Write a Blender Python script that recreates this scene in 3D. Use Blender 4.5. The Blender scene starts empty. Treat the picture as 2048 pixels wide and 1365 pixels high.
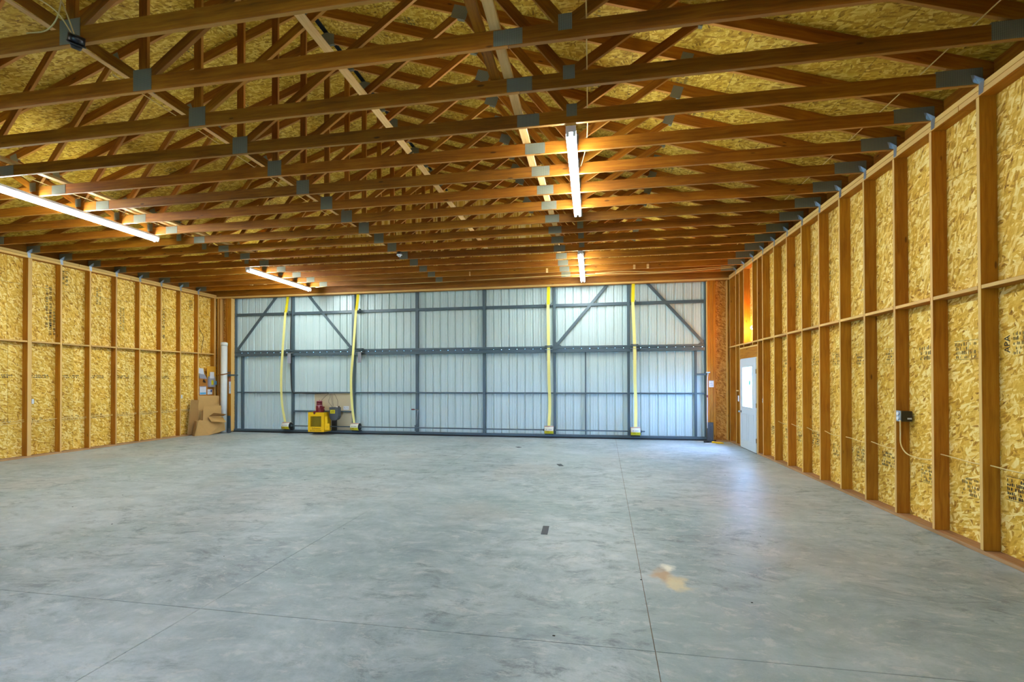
import bpy, bmesh, math, random
from mathutils import Vector, Matrix
random.seed(7)
SC = bpy.context.scene
COL = SC.collection

# ------------------------------------------------------------------ camera
F_PX, YAW, PITCH, ROLL, PY, CAM_H = 920.75, .1716, .0073, -.0023, 754.83, 1.613
def setup_camera():
    cy, sy, cp, sp = math.cos(YAW), math.sin(YAW), math.cos(PITCH), math.sin(PITCH)
    fw = Vector((-sy*cp, cy*cp, sp)); r0 = Vector((cy, sy, 0)); u0 = r0.cross(fw)
    r = math.cos(ROLL)*r0 + math.sin(ROLL)*u0; u = -math.sin(ROLL)*r0 + math.cos(ROLL)*u0
    cam = bpy.data.objects.new('camera', bpy.data.cameras.new('camera'))
    cam.data.sensor_width = 36; cam.data.lens = F_PX/2048*36
    cam.data.shift_y = (PY-682.5)/2048
    cam.data.clip_start = .05; cam.data.clip_end = 300
    m = Matrix((r, u, -fw)).transposed().to_4x4(); m.translation = (0, 0, CAM_H)
    cam.matrix_world = m
    COL.objects.link(cam); SC.camera = cam
setup_camera()

# ------------------------------------------------------------------ world and exposure
SC.view_settings.view_transform = 'Standard'; SC.view_settings.look = 'None'
SC.view_settings.gamma = 1; SC.view_settings.use_curve_mapping = False
SC.view_settings.exposure = 1.5
w = bpy.data.worlds.new('sky'); SC.world = w; w.use_nodes = True
bg = w.node_tree.nodes['Background']
bg.inputs[0].default_value = (.26, .50, 1.0, 1); bg.inputs[1].default_value = 36.0
SC.cycles.use_denoising = True
SC.cycles.max_bounces = 10; SC.cycles.diffuse_bounces = 6; SC.cycles.glossy_bounces = 3
SC.cycles.transparent_max_bounces = 8
SC.cycles.sample_clamp_indirect = 6
TUBE_GLOW = 62.0          # radiance of the fluorescent tubes
BULB_WATT = 20.0

def portal(name, loc, rot, sx, sy):
    l = bpy.data.lights.new(name, 'AREA'); l.shape = 'RECTANGLE'; l.size = sx; l.size_y = sy
    l.cycles.is_portal = True
    o = bpy.data.objects.new(name, l); o.location = loc; o.rotation_euler = rot; COL.objects.link(o)

# ------------------------------------------------------------------ main dimensions (metres)
XR, XL = 3.539, -11.749            # stud faces of the two long walls
YB, YF = 12.80, -4.6               # inner face of the door wall, of the rear wall
OC = .6096
ZPL = 4.234                        # underside of the top plate
ZCH = 4.345                        # underside of the truss bottom chords
TILT = -.0055                      # the trusses stand very slightly askew
XC = -4.155                        # ridge line

# ------------------------------------------------------------------ node helpers
class NT:
    def __init__(s, name):
        s.m = bpy.data.materials.new(name); s.m.use_nodes = True
        s.t = s.m.node_tree; s.b = s.t.nodes['Principled BSDF']
    def n(s, typ, **kw):
        nd = s.t.nodes.new(typ)
        for k, v in kw.items():
            if k.startswith('i_'):
                key = k[2:]; key = int(key) if key.isdigit() else key
                s.put(nd.inputs[key], v)
            else: setattr(nd, k, v)
        return nd
    def put(s, sock, v):
        if isinstance(v, bpy.types.NodeSocket): s.t.links.new(v, sock)
        elif isinstance(v, bpy.types.Node): s.t.links.new(v.outputs[0], sock)
        else: sock.default_value = v
    def math(s, op, a, b=None, c=None, clamp=False):
        nd = s.n('ShaderNodeMath', operation=op, use_clamp=clamp)
        s.put(nd.inputs[0], a)
        if b is not None: s.put(nd.inputs[1], b)
        if c is not None: s.put(nd.inputs[2], c)
        return nd.outputs[0]
    def vec(s, op, a, b=None):
        nd = s.n('ShaderNodeVectorMath', operation=op); s.put(nd.inputs[0], a)
        if b is not None: s.put(nd.inputs[1], b)
        return nd.outputs[0]
    def mix(s, f, a, b, mode='MIX'):
        nd = s.n('ShaderNodeMix', data_type='RGBA', blend_type=mode)
        s.put(nd.inputs[0], f); s.put(nd.inputs[6], a); s.put(nd.inputs[7], b)
        return nd.outputs[2]
    def ramp(s, f, stops, interp='LINEAR'):
        nd = s.n('ShaderNodeValToRGB'); e = nd.color_ramp.elements; nd.color_ramp.interpolation = interp
        while len(e) < len(stops): e.new(.5)
        for x, (p, c) in zip(e, stops): x.position = p; x.color = c if len(c) == 4 else (*c, 1)
        s.put(nd.inputs[0], f); return nd.outputs[0]
    def maprange(s, v, a, b, c=0., d=1., smooth=True):
        nd = s.n('ShaderNodeMapRange', interpolation_type='SMOOTHSTEP' if smooth else 'LINEAR')
        for i, x in enumerate((v, a, b, c, d)): s.put(nd.inputs[i], x)
        return nd.outputs[0]
    def noise(s, v, scale, detail=3, rough=.5, dist=0, dims='3D'):
        nd = s.n('ShaderNodeTexNoise', noise_dimensions=dims); s.put(nd.inputs['Vector'], v)
        nd.inputs['Scale'].default_value = scale; nd.inputs['Detail'].default_value = detail
        nd.inputs['Roughness'].default_value = rough; nd.inputs['Distortion'].default_value = dist
        return nd
    def bump(s, h, strength=.3, dist=.002):
        nd = s.n('ShaderNodeBump'); nd.inputs['Strength'].default_value = strength
        nd.inputs['Distance'].default_value = dist; s.put(nd.inputs['Height'], h)
        s.t.links.new(nd.outputs[0], s.b.inputs['Normal'])
    def objvec(s, k=1.0):
        tc = s.n('ShaderNodeTexCoord'); oi = s.n('ShaderNodeObjectInfo')
        off = s.n('ShaderNodeCombineXYZ')
        s.put(off.inputs[0], s.math('MULTIPLY', oi.outputs['Random'], 37.1*k))
        s.put(off.inputs[1], s.math('MULTIPLY', oi.outputs['Random'], 91.7*k))
        s.put(off.inputs[2], s.math('MULTIPLY', oi.outputs['Random'], 13.3*k))
        return s.vec('ADD', tc.outputs['Object'], off.outputs[0]), oi.outputs['Random']
    def done(s, col=None, rough=None, metal=None, spec=None):
        if col is not None: s.put(s.b.inputs['Base Color'], col)
        if rough is not None: s.put(s.b.inputs['Roughness'], rough)
        if metal is not None: s.b.inputs['Metallic'].default_value = metal
        if spec is not None: s.b.inputs['Specular IOR Level'].default_value = spec
        return s.m

def srgb(r, g, b):
    f = lambda c: (c/255/12.92) if c/255 <= .04045 else ((c/255+.055)/1.055)**2.4
    return (f(r), f(g), f(b), 1)

def plain(name, c, rough=.5, metal=0., spec=.5, vary=.06, scale=9):
    s = NT(name); v, rnd = s.objvec()
    n = s.noise(v, scale, 3)
    k = s.math('MULTIPLY_ADD', n.outputs[0], vary*2, 1-vary)
    col = s.n('ShaderNodeVectorMath', operation='SCALE'); col.inputs[0].default_value = c[:3]
    s.put(col.inputs['Scale'], k)
    return s.done(col.outputs[0], rough, metal, spec)

def wood(name, dark, mid, light, rough=.6, knots=.5, tone=.28, lit_edge_k=.5, lit_edge_c=srgb(244, 208, 140)):
    s = NT(name); v, rnd = s.objvec()
    st = s.vec('MULTIPLY', v, (.8, 20., 20.))
    warp = s.noise(s.vec('MULTIPLY', v, (1.4, 3, 3)), 1.5, 2)
    st2 = s.vec('ADD', st, s.vec('MULTIPLY', warp.outputs[1], (0, 1.3, 1.3)))
    g = s.noise(st2, 1.6, 5, .62)
    fine = s.noise(s.vec('MULTIPLY', v, (4, 160, 160)), 1., 2)
    blot = s.noise(v, 2.3, 2)
    f = s.math('ADD', s.math('MULTIPLY', g.outputs[0], .62), s.math('MULTIPLY', fine.outputs[0], .18))
    f = s.math('ADD', f, s.math('MULTIPLY', blot.outputs[0], .22))
    col = s.ramp(f, [(.30, dark), (.50, mid), (.74, light)])
    kn = s.n('ShaderNodeTexVoronoi'); s.put(kn.inputs['Vector'], s.vec('MULTIPLY', v, (2.6, 9, 9)))
    kn.inputs['Scale'].default_value = 1.0
    sep = s.n('ShaderNodeSeparateColor'); s.put(sep.inputs[0], kn.outputs['Color'])
    k = s.math('MULTIPLY', s.maprange(kn.outputs['Distance'], .13, .06), s.math('GREATER_THAN', sep.outputs[0], 1-knots))
    col = s.mix(s.math('MULTIPLY', k, .75), col, (dark[0]*.35, dark[1]*.28, dark[2]*.25, 1))
    # narrow faces tinted paler, standing in for light on the studs' inner faces
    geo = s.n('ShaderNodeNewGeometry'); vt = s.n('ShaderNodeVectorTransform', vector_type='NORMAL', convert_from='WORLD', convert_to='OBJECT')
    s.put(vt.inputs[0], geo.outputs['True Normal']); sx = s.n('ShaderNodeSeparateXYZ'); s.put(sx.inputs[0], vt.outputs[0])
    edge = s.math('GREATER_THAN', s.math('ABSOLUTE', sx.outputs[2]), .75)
    col = s.mix(s.math('MULTIPLY', edge, lit_edge_k), col, lit_edge_c)
    hsv = s.n('ShaderNodeHueSaturation'); s.put(hsv.inputs['Color'], col)
    s.put(hsv.inputs['Value'], s.math('MULTIPLY_ADD', rnd, tone, 1-tone/2))
    s.put(hsv.inputs['Hue'], s.math('MULTIPLY_ADD', s.math('FRACT', s.math('MULTIPLY', rnd, 17.)), -.010, .505))
    s.bump(f, .25, .002)
    return s.done(hsv.outputs[0], rough, spec=.35)

def osb(name, pal, aniso=1.0, roof=False):
    """strand board: long pressed flakes lying mostly along local X"""
    s = NT(name); v, rnd = s.objvec()
    wob = s.noise(v, 9, 2)
    v = s.vec('ADD', v, s.vec('MULTIPLY', s.vec('SUBTRACT', wob.outputs[1], (.5, .5, .5)), (.012, .012, 0)))
    val = None
    for i, (ang, sx, sy) in enumerate(((.15, 9, 34), (-.45, 12, 46), (.62, 13, 40), (1.25*aniso, 15, 50))):
        mp = s.n('ShaderNodeMapping', vector_type='POINT')
        s.put(mp.inputs[0], v); mp.inputs['Rotation'].default_value = (0, 0, ang)
        mp.inputs['Location'].default_value = (i*3.7, i*1.9, 0)
        sc = s.vec('MULTIPLY', mp.outputs[0], (sx, sy, 0))
        vo = s.n('ShaderNodeTexVoronoi', voronoi_dimensions='2D'); s.put(vo.inputs['Vector'], sc)
        vo.inputs['Scale'].default_value = 1.0
        sep = s.n('ShaderNodeSeparateColor'); s.put(sep.inputs[0], vo.outputs['Color'])
        lay = s.math('ADD', s.math('MULTIPLY', sep.outputs[1], .84), s.math('MULTIPLY', vo.outputs['Distance'], .25))
        if val is None: val = lay
        else:
            on = s.math('GREATER_THAN', sep.outputs[0], .58)
            mx = s.n('ShaderNodeMix', data_type='FLOAT'); s.put(mx.inputs[0], on); s.put(mx.inputs[2], val); s.put(mx.inputs[3], lay)
            val = mx.outputs[0]
    streak = s.noise(s.vec('MULTIPLY', v, (14, 150, 1)), 1., 2)
    val = s.math('ADD', val, s.math('MULTIPLY_ADD', streak.outputs[0], .30, -.15))
    col = s.ramp(val, [(.0, pal[0]), (.09, pal[1]), (.34, pal[2]), (.62, pal[3]), (.88, pal[4])])
    big = s.noise(v, 1.7, 2)
    hsv = s.n('ShaderNodeHueSaturation'); s.put(hsv.inputs['Color'], col)
    s.put(hsv.inputs['Value'], s.math('ADD', s.math('MULTIPLY', rnd, .12), s.math('MULTIPLY_ADD', big.outputs[0], .3, .79)))
    s.bump(val, .35, .0015)
    return s.done(hsv.outputs[0], .62, spec=.3)

M = {}
M['stud'] = wood('wall_timber', srgb(132, 74, 4), srgb(170, 108, 12), srgb(196, 136, 30), tone=.26, lit_edge_k=.66, lit_edge_c=srgb(242, 204, 126))
M['truss'] = wood('truss_timber', srgb(108, 58, 2), srgb(150, 88, 8), srgb(182, 120, 22), tone=.42, lit_edge_k=.5, lit_edge_c=srgb(206, 150, 70))
M['sill'] = wood('treated_sill_timber', srgb(120, 84, 52), srgb(160, 116, 76), srgb(186, 144, 100), tone=.2, lit_edge_k=.12)
M['pale'] = wood('pale_pine', srgb(190, 142, 74), srgb(222, 180, 112), srgb(240, 206, 144), tone=.12, knots=.3)
PAL = [srgb(112, 72, 12), srgb(174, 124, 30), srgb(214, 166, 54), srgb(230, 188, 78), srgb(246, 222, 142)]
M['osb'] = osb('strand_board', PAL)
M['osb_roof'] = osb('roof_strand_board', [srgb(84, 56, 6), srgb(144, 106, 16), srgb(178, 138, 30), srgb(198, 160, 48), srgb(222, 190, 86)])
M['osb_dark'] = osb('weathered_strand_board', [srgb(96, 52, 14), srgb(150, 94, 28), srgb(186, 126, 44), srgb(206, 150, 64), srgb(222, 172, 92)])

def mat_plate():
    s = NT('galvanised_nail_plate'); tc = s.n('ShaderNodeTexCoord')
    vo = s.n('ShaderNodeTexVoronoi', voronoi_dimensions='3D')
    s.put(vo.inputs['Vector'], s.vec('MULTIPLY', tc.outputs['Object'], (70, 1, 110)))
    vo.inputs['Scale'].default_value = 1; vo.inputs['Randomness'].default_value = 0
    d = s.maprange(vo.outputs['Distance'], .34, .24)
    col = s.mix(s.math('MULTIPLY', d, .7), srgb(128, 128, 108), srgb(64, 60, 42))
    return s.done(col, .45, .12)
M['plate'] = mat_plate()
M['galv'] = plain('galvanised_steel', srgb(176, 190, 202), .3, .75, vary=.12, scale=60)
M['door_paint'] = plain('door_tube_grey', srgb(74, 92, 98), .42, .1, vary=.05)
M['sheet'] = plain('white_door_sheet', srgb(190, 210, 207), .34, .0, vary=.03, scale=2)
M['yellow'] = plain('machine_yellow', srgb(236, 188, 10), .42, vary=.05)
M['yellow_dk'] = plain('guard_mesh_yellow', srgb(146, 124, 10), .6, vary=.15, scale=150)
M['red'] = plain('motor_red', srgb(98, 6, 20), .4, vary=.06)
M['redlight'] = plain('motor_band', srgb(176, 120, 124), .4)
M['grey_box'] = plain('control_box_grey', srgb(70, 76, 80), .5, vary=.05)
M['grey_panel'] = plain('disconnect_grey', srgb(150, 152, 160), .45, vary=.05)
M['black'] = plain('black_plastic', srgb(18, 18, 20), .35, vary=.1)
M['rubber'] = plain('black_rubber', srgb(14, 15, 16), .7, vary=.1)
M['white'] = plain('white_paint', srgb(226, 230, 232), .4, vary=.02)
M['doorwhite'] = plain('white_door_paint', srgb(205, 217, 222), .4, vary=.02)
M['paper'] = plain('white_paper', srgb(214, 218, 222), .8, vary=.03)
M['inkblue'] = plain('blue_print', srgb(94, 170, 208), .7)
M['inknavy'] = plain('navy_print', srgb(60, 80, 130), .7)
M['inkred'] = plain('red_print', srgb(176, 96, 78), .7)
M['ink'] = plain('dark_ink', srgb(112, 94, 48), .8, vary=.45, scale=60)
M['inkdk'] = plain('black_ink', srgb(38, 32, 20), .8, vary=.3, scale=60)
M['brownprint'] = plain('brown_print', srgb(120, 74, 8), .7)
M['envelope'] = plain('manila_paper', srgb(222, 164, 40), .75, vary=.08)
M['card'] = plain('brown_cardboard', srgb(186, 146, 82), .8, vary=.10, scale=6)
M['card_in'] = plain('cardboard_inner', srgb(158, 118, 62), .85, vary=.10, scale=6)
M['ply'] = plain('pale_plywood', srgb(196, 182, 146), .6, vary=.05, scale=3)
M['backer'] = plain('backing_board', srgb(176, 112, 30), .7, vary=.15, scale=8)
M['pvc'] = plain('white_pvc', srgb(214, 218, 208), .35, vary=.03)
M['cable'] = plain('yellow_white_cable', srgb(226, 200, 130), .5, vary=.05)
M['cable_dk'] = plain('black_cable', srgb(26, 26, 22), .5)
M['strap_pale'] = plain('pale_yellow_webbing', srgb(232, 226, 138), .75, vary=.06, scale=40)
M['strap_deep'] = plain('deep_yellow_webbing', srgb(226, 208, 0), .75, vary=.05, scale=40)
M['drumwhite'] = plain('drum_cover_white', srgb(222, 222, 204), .4)
M['drumyel'] = plain('drum_cover_yellow', srgb(206, 196, 20), .45)
M['steel'] = plain('bright_steel', srgb(190, 196, 204), .22, 1.)
M['chalk'] = plain('teal_sticker', srgb(80, 190, 170), .5)
M['siding'] = plain('outer_siding', srgb(140, 140, 136), .7)
M['ground'] = plain('outside_ground', srgb(150, 160, 130), .9, vary=.2, scale=1)
M['floorplate'] = plain('dark_floor_tile', srgb(34, 42, 48), .5, vary=.1)
M['header'] = M['truss']

def mat_emit(name, c, k):
    s = NT(name); e = s.n('ShaderNodeEmission'); e.inputs[0].default_value = (*c, 1); e.inputs[1].default_value = k
    s.t.links.new(e.outputs[0], s.t.nodes['Material Output'].inputs[0]); return s.m
M['tube'] = mat_emit('fluorescent_tube', (.87, .96, 1.0), TUBE_GLOW)
M['tube_dim'] = mat_emit('dimmed_fluorescent_tube', (.87, .96, 1.0), TUBE_GLOW*.42)  # tubes of the two unseen strips, glow lowered to balance the near floor
M['bulb'] = mat_emit('warm_bulb', (1., .72, .42), 40)

def mat_glass():
    s = NT('window_glass'); t = s.n('ShaderNodeBsdfTransparent'); g = s.n('ShaderNodeBsdfGlossy')
    t.inputs[0].default_value = (.95, .98, 1, 1); g.inputs['Roughness'].default_value = .03
    mx = s.n('ShaderNodeMixShader'); mx.inputs[0].default_value = .07
    s.t.links.new(t.outputs[0], mx.inputs[1]); s.t.links.new(g.outputs[0], mx.inputs[2])
    s.t.links.new(mx.outputs[0], s.t.nodes['Material Output'].inputs[0]); return s.m
M['glass'] = mat_glass()

def mat_floor():
    s = NT('power_trowelled_concrete'); geo = s.n('ShaderNodeNewGeometry'); p = geo.outputs['Position']
    warp = s.noise(p, .9, 3)
    pw = s.vec('ADD', p, s.vec('MULTIPLY', s.vec('SUBTRACT', warp.outputs[1], (.5, .5, .5)), (.5, .5, 0)))
    a = s.noise(pw, .38, 4, .55); b = s.noise(s.vec('MULTIPLY', pw, (.8, 1.5, 1)), 2.0, 9, .72, .3)
    c = s.noise(pw, 9, 7, .72); d = s.noise(p, 90, 3, .6)
    f = s.math('ADD', s.math('MULTIPLY', a.outputs[0], .38), s.math('MULTIPLY', b.outputs[0], .42))
    f = s.math('ADD', f, s.math('MULTIPLY', c.outputs[0], .20))
    col = s.ramp(f, [(.35, srgb(112, 128, 132)), (.44, srgb(146, 162, 164)), (.52, srgb(170, 184, 185)), (.62, srgb(196, 206, 207))])
    tint = s.noise(s.vec('ADD', p, (31, 7, 0)), .45, 3)
    col = s.mix(s.math('MULTIPLY', s.maprange(tint.outputs[0], .50, .64), .28), col, srgb(130, 158, 152))
    tn = s.noise(s.vec('ADD', p, (3, 57, 0)), .5, 3)
    col = s.mix(s.math('MULTIPLY', s.maprange(tn.outputs[0], .52, .66), .34), col, srgb(184, 180, 172))
    # burnished, darker clouds where the trowel worked longest, pale laitance elsewhere
    zone = s.noise(s.vec('ADD', p, (8, 3, 0)), .42, 3, .6)
    mott = s.noise(s.vec('MULTIPLY', pw, (.8, 1.5, 1)), 3.6, 10, .80, .35)
    dk = s.math('MULTIPLY', s.maprange(mott.outputs[0], .48, .66), s.maprange(zone.outputs[0], .38, .54))
    col = s.mix(s.math('MULTIPLY', dk, .75), col, srgb(92, 106, 108))
    mo2 = s.noise(s.vec('MULTIPLY', s.vec('ADD', pw, (5, 9, 0)), (.8, 1.6, 1)), 5.5, 9, .78, .3)
    lt = s.math('MULTIPLY', s.maprange(mo2.outputs[0], .53, .62), .42)
    col = s.mix(lt, col, srgb(210, 212, 206))
    # one spilt stain, with its own place on the slab
    def spot(x, y, rx, ry, k):
        q = s.vec('DIVIDE', s.vec('SUBTRACT', pw2, (x, y, 0)), (rx, ry, 1))
        L = s.n('ShaderNodeVectorMath', operation='LENGTH'); s.put(L.inputs[0], q)
        return s.math('MULTIPLY', s.maprange(L.outputs['Value'], 1., .25), k)
    wn = s.noise(p, 7, 4)
    pw2 = s.vec('ADD', p, s.vec('MULTIPLY', s.vec('SUBTRACT', wn.outputs[1], (.5, .5, .5)), (.22, .22, 0)))
    col = s.mix(spot(.58, 3.98, .13, .22, .75), col, srgb(200, 156, 92))
    col = s.mix(spot(.66, 3.82, .11, .20, .8), col, srgb(232, 214, 164))
    col = s.mix(spot(.64, 4.13, .08, .11, .95), col, srgb(244, 242, 224))
    col = s.mix(s.math('MULTIPLY_ADD', d.outputs[0], .24, -.07, clamp=True), col, srgb(110, 112, 110))
    rough = s.math('MULTIPLY_ADD', b.outputs[0], .40, .27)
    s.bump(s.math('ADD', c.outputs[0], s.math('MULTIPLY', d.outputs[0], .25)), .10, .004)
    return s.done(col, rough, spec=.5)
M['floor'] = mat_floor()

# ------------------------------------------------------------------ object helpers
WM = {}
def empty(name, loc=(0, 0, 0), rz=0, **props):
    o = bpy.data.objects.new(name, None); COL.objects.link(o)
    o.empty_display_size = .1
    o.location = loc; o.rotation_euler = (0, 0, rz)
    WM[o] = Matrix.Translation(loc) @ Matrix.Rotation(rz, 4, 'Z')
    for k, v in props.items(): o[k] = v
    return o
def thing(name, label, cat, loc=(0, 0, 0), rz=0, group=None):
    o = empty(name, loc, rz, label=label, category=cat)
    if group: o['group'] = group
    return o
def tag(o, label, cat, group=None):
    o['label'] = label; o['category'] = cat
    if group: o['group'] = group
    return o
def put(name, me, world, parent=None):
    o = bpy.data.objects.new(name, me); COL.objects.link(o); WM[o] = world
    if parent is not None:
        o.parent = parent; o.matrix_basis = WM[parent].inverted() @ world
    else: o.matrix_basis = world
    return o

MESHES = {}
def mesh_from(bm, name, mat, smooth=False):
    me = bpy.data.meshes.new(name); bm.normal_update(); bm.to_mesh(me); bm.free()
    if mat is not None:
        for m in (mat if isinstance(mat, (list, tuple)) else [mat]): me.materials.append(m)
    if smooth:
        for p in me.polygons: p.use_smooth = True
    return me
def bm_box(bm, lo, hi, mi=0, bev=0):
    lo, hi = Vector(lo), Vector(hi)
    g = bmesh.ops.create_cube(bm, size=1)
    bmesh.ops.scale(bm, vec=hi-lo, verts=g['verts']); bmesh.ops.translate(bm, vec=(lo+hi)/2, verts=g['verts'])
    fs = {f for v in g['verts'] for f in v.link_faces}
    for f in fs: f.material_index = mi
    if bev:
        es = list({e for v in g['verts'] for e in v.link_edges})
        r = bmesh.ops.bevel(bm, geom=es, offset=bev, segments=1, affect='EDGES')
        for f in r['faces']: f.material_index = mi
def bm_cyl(bm, p0, p1, r0, r1=None, seg=16, mi=0, caps=True):
    p0, p1 = Vector(p0), Vector(p1); r1 = r0 if r1 is None else r1
    ax = (p1-p0).normalized(); a = ax.orthogonal().normalized(); b = ax.cross(a)
    A = [bm.verts.new(p0+(a*math.cos(t)+b*math.sin(t))*r0) for t in [2*math.pi*i/seg for i in range(seg)]]
    B = [bm.verts.new(p1+(a*math.cos(t)+b*math.sin(t))*r1) for t in [2*math.pi*i/seg for i in range(seg)]]
    for i in range(seg):
        f = bm.faces.new((A[i], A[(i+1) % seg], B[(i+1) % seg], B[i])); f.material_index = mi; f.smooth = True
    if caps:
        bm.faces.new(A[::-1]).material_index = mi; bm.faces.new(B).material_index = mi
def box(name, lo, hi, mat, parent=None, bev=.002):
    """box given by world corners, origin at its centre"""
    lo, hi = Vector(lo), Vector(hi); c = (lo+hi)/2; d = (hi-lo)
    key = ('b', tuple(round(x, 4) for x in d), mat.name, bev)
    if key not in MESHES:
        bm = bmesh.new(); bm_box(bm, -d/2, d/2, 0, min(bev, min(d)*.3)); MESHES[key] = mesh_from(bm, name, mat)
    return put(name, MESHES[key], Matrix.Translation(c), parent)
def timber(name, p0, p1, t, d, mat, parent=None, nrm=(0, 1, 0), bev=.003):
    """board from p0 to p1 (world), thickness t along nrm, depth d across; local X runs along the grain"""
    p0, p1 = Vector(p0), Vector(p1); L = (p1-p0).length
    x = (p1-p0).normalized(); y = Vector(nrm); y = (y-x*y.dot(x)).normalized(); z = x.cross(y)
    key = ('t', round(L, 3), t, d, mat.name, bev)
    if key not in MESHES:
        bm = bmesh.new(); bm_box(bm, (-L/2, -t/2, -d/2), (L/2, t/2, d/2), 0, bev); MESHES[key] = mesh_from(bm, name, mat)
    m = Matrix((x, y, z)).transposed().to_4x4(); m.translation = (p0+p1)/2
    return put(name, MESHES[key], m, parent)
def panel(name, org, ux, uy, lx, ly, th, mat, parent, gap=.002):
    """sheet from corner org spanning lx along ux and ly along uy, local X along ux"""
    org, ux, uy = Vector(org), Vector(ux).normalized(), Vector(uy).normalized(); n = ux.cross(uy)
    key = ('p', round(lx, 3), round(ly, 3), th, mat.name)
    if key not in MESHES:
        bm = bmesh.new(); bm_box(bm, (gap-lx/2, gap-ly/2, -th/2), (lx/2-gap, ly/2-gap, th/2), 0, .0015)
        MESHES[key] = mesh_from(bm, name, mat)
    m = Matrix((ux, uy, n)).transposed().to_4x4(); m.translation = org+ux*lx/2+uy*ly/2
    return put(name, MESHES[key], m, parent)
def smooth_pts(pts, n=6):
    P = [Vector(p) for p in pts]
    if len(P) < 3: return P
    out = []
    for i in range(len(P)-1):
        a = P[i-1] if i else P[0]*2-P[1]; b, c = P[i], P[i+1]; d = P[i+2] if i+2 < len(P) else P[-1]*2-P[-2]
        for k in range(n):
            t = k/n
            out.append(.5*((2*b)+(-a+c)*t+(2*a-5*b+4*c-d)*t*t+(-a+3*b-3*c+d)*t**3))
    return out+[P[-1]]
def bm_tube(bm, pts, r, seg=6, mi=0, n=6):
    P = smooth_pts(pts, n); rings = []; up = None
    for i, p in enumerate(P):
        t = (P[min(i+1, len(P)-1)]-P[max(i-1, 0)]).normalized()
        if up is None: up = t.orthogonal().normalized()
        up = (up-t*up.dot(t)).normalized(); b = t.cross(up)
        rings.append([bm.verts.new(p+(up*math.cos(a)+b*math.sin(a))*r) for a in [2*math.pi*k/seg for k in range(seg)]])
    for A, B in zip(rings, rings[1:]):
        for k in range(seg):
            f = bm.faces.new((A[k], A[(k+1) % seg], B[(k+1) % seg], B[k])); f.smooth = True; f.material_index = mi
    bm.faces.new(rings[0][::-1]); bm.faces.new(rings[-1])
def tube(name, pts, r, mat, parent=None, seg=6, n=6):
    c = Vector(pts[0]); bm = bmesh.new(); bm_tube(bm, [Vector(p)-c for p in pts], r, seg, 0, n)
    bmesh.ops.recalc_face_normals(bm, faces=bm.faces)
    return put(name, mesh_from(bm, name, mat), Matrix.Translation(c), parent)
def shape(name, fn, mat, parent=None, at=(0, 0, 0), rot=None):
    bm = bmesh.new(); fn(bm); bmesh.ops.recalc_face_normals(bm, faces=bm.faces)
    m = Matrix.Translation(at)
    if rot is not None: m = m @ rot
    return put(name, mesh_from(bm, name, mat), m, parent)
def prism(name, pts, y0, y1, mat, parent=None):
    """outline in XZ, extruded along Y"""
    c = Vector((sum(p[0] for p in pts)/len(pts), (y0+y1)/2, sum(p[1] for p in pts)/len(pts)))
    def fn(bm):
        A = [bm.verts.new((x-c.x, y0-c.y, z-c.z)) for x, z in pts]; B = [bm.verts.new((x-c.x, y1-c.y, z-c.z)) for x, z in pts]
        bm.faces.new(A[::-1]); bm.faces.new(B)
        for i in range(len(pts)): j = (i+1) % len(pts); bm.faces.new((A[i], A[j], B[j], B[i]))
    return shape(name, fn, mat, parent, c)
def text(name, body, size, mat, m, parent, depth=.0006, spacing=1.0):
    cu = bpy.data.curves.new(name, 'FONT'); cu.body = body; cu.size = size; cu.extrude = depth
    cu.align_x = 'CENTER'; cu.align_y = 'CENTER'; cu.space_character = spacing; cu.resolution_u = 2
    tmp = bpy.data.objects.new('tmp', cu); COL.objects.link(tmp)
    dg = bpy.context.evaluated_depsgraph_get(); me = bpy.data.meshes.new_from_object(tmp.evaluated_get(dg))
    bpy.data.objects.remove(tmp); me.materials.clear(); me.materials.append(mat)
    return put(name, me, m, parent)
def frame(x, y, org):
    x, y = Vector(x).normalized(), Vector(y).normalized(); m = Matrix((x, y, x.cross(y))).transposed().to_4x4(); m.translation = org
    return m

ORD = ['first', 'second', 'third', 'fourth', 'fifth', 'sixth', 'seventh', 'eighth', 'ninth', 'tenth', 'eleventh', 'twelfth',
       'thirteenth', 'fourteenth', 'fifteenth', 'sixteenth', 'seventeenth', 'eighteenth', 'nineteenth', 'twentieth', 'twenty-first', 'twenty-second', 'twenty-third']

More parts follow.
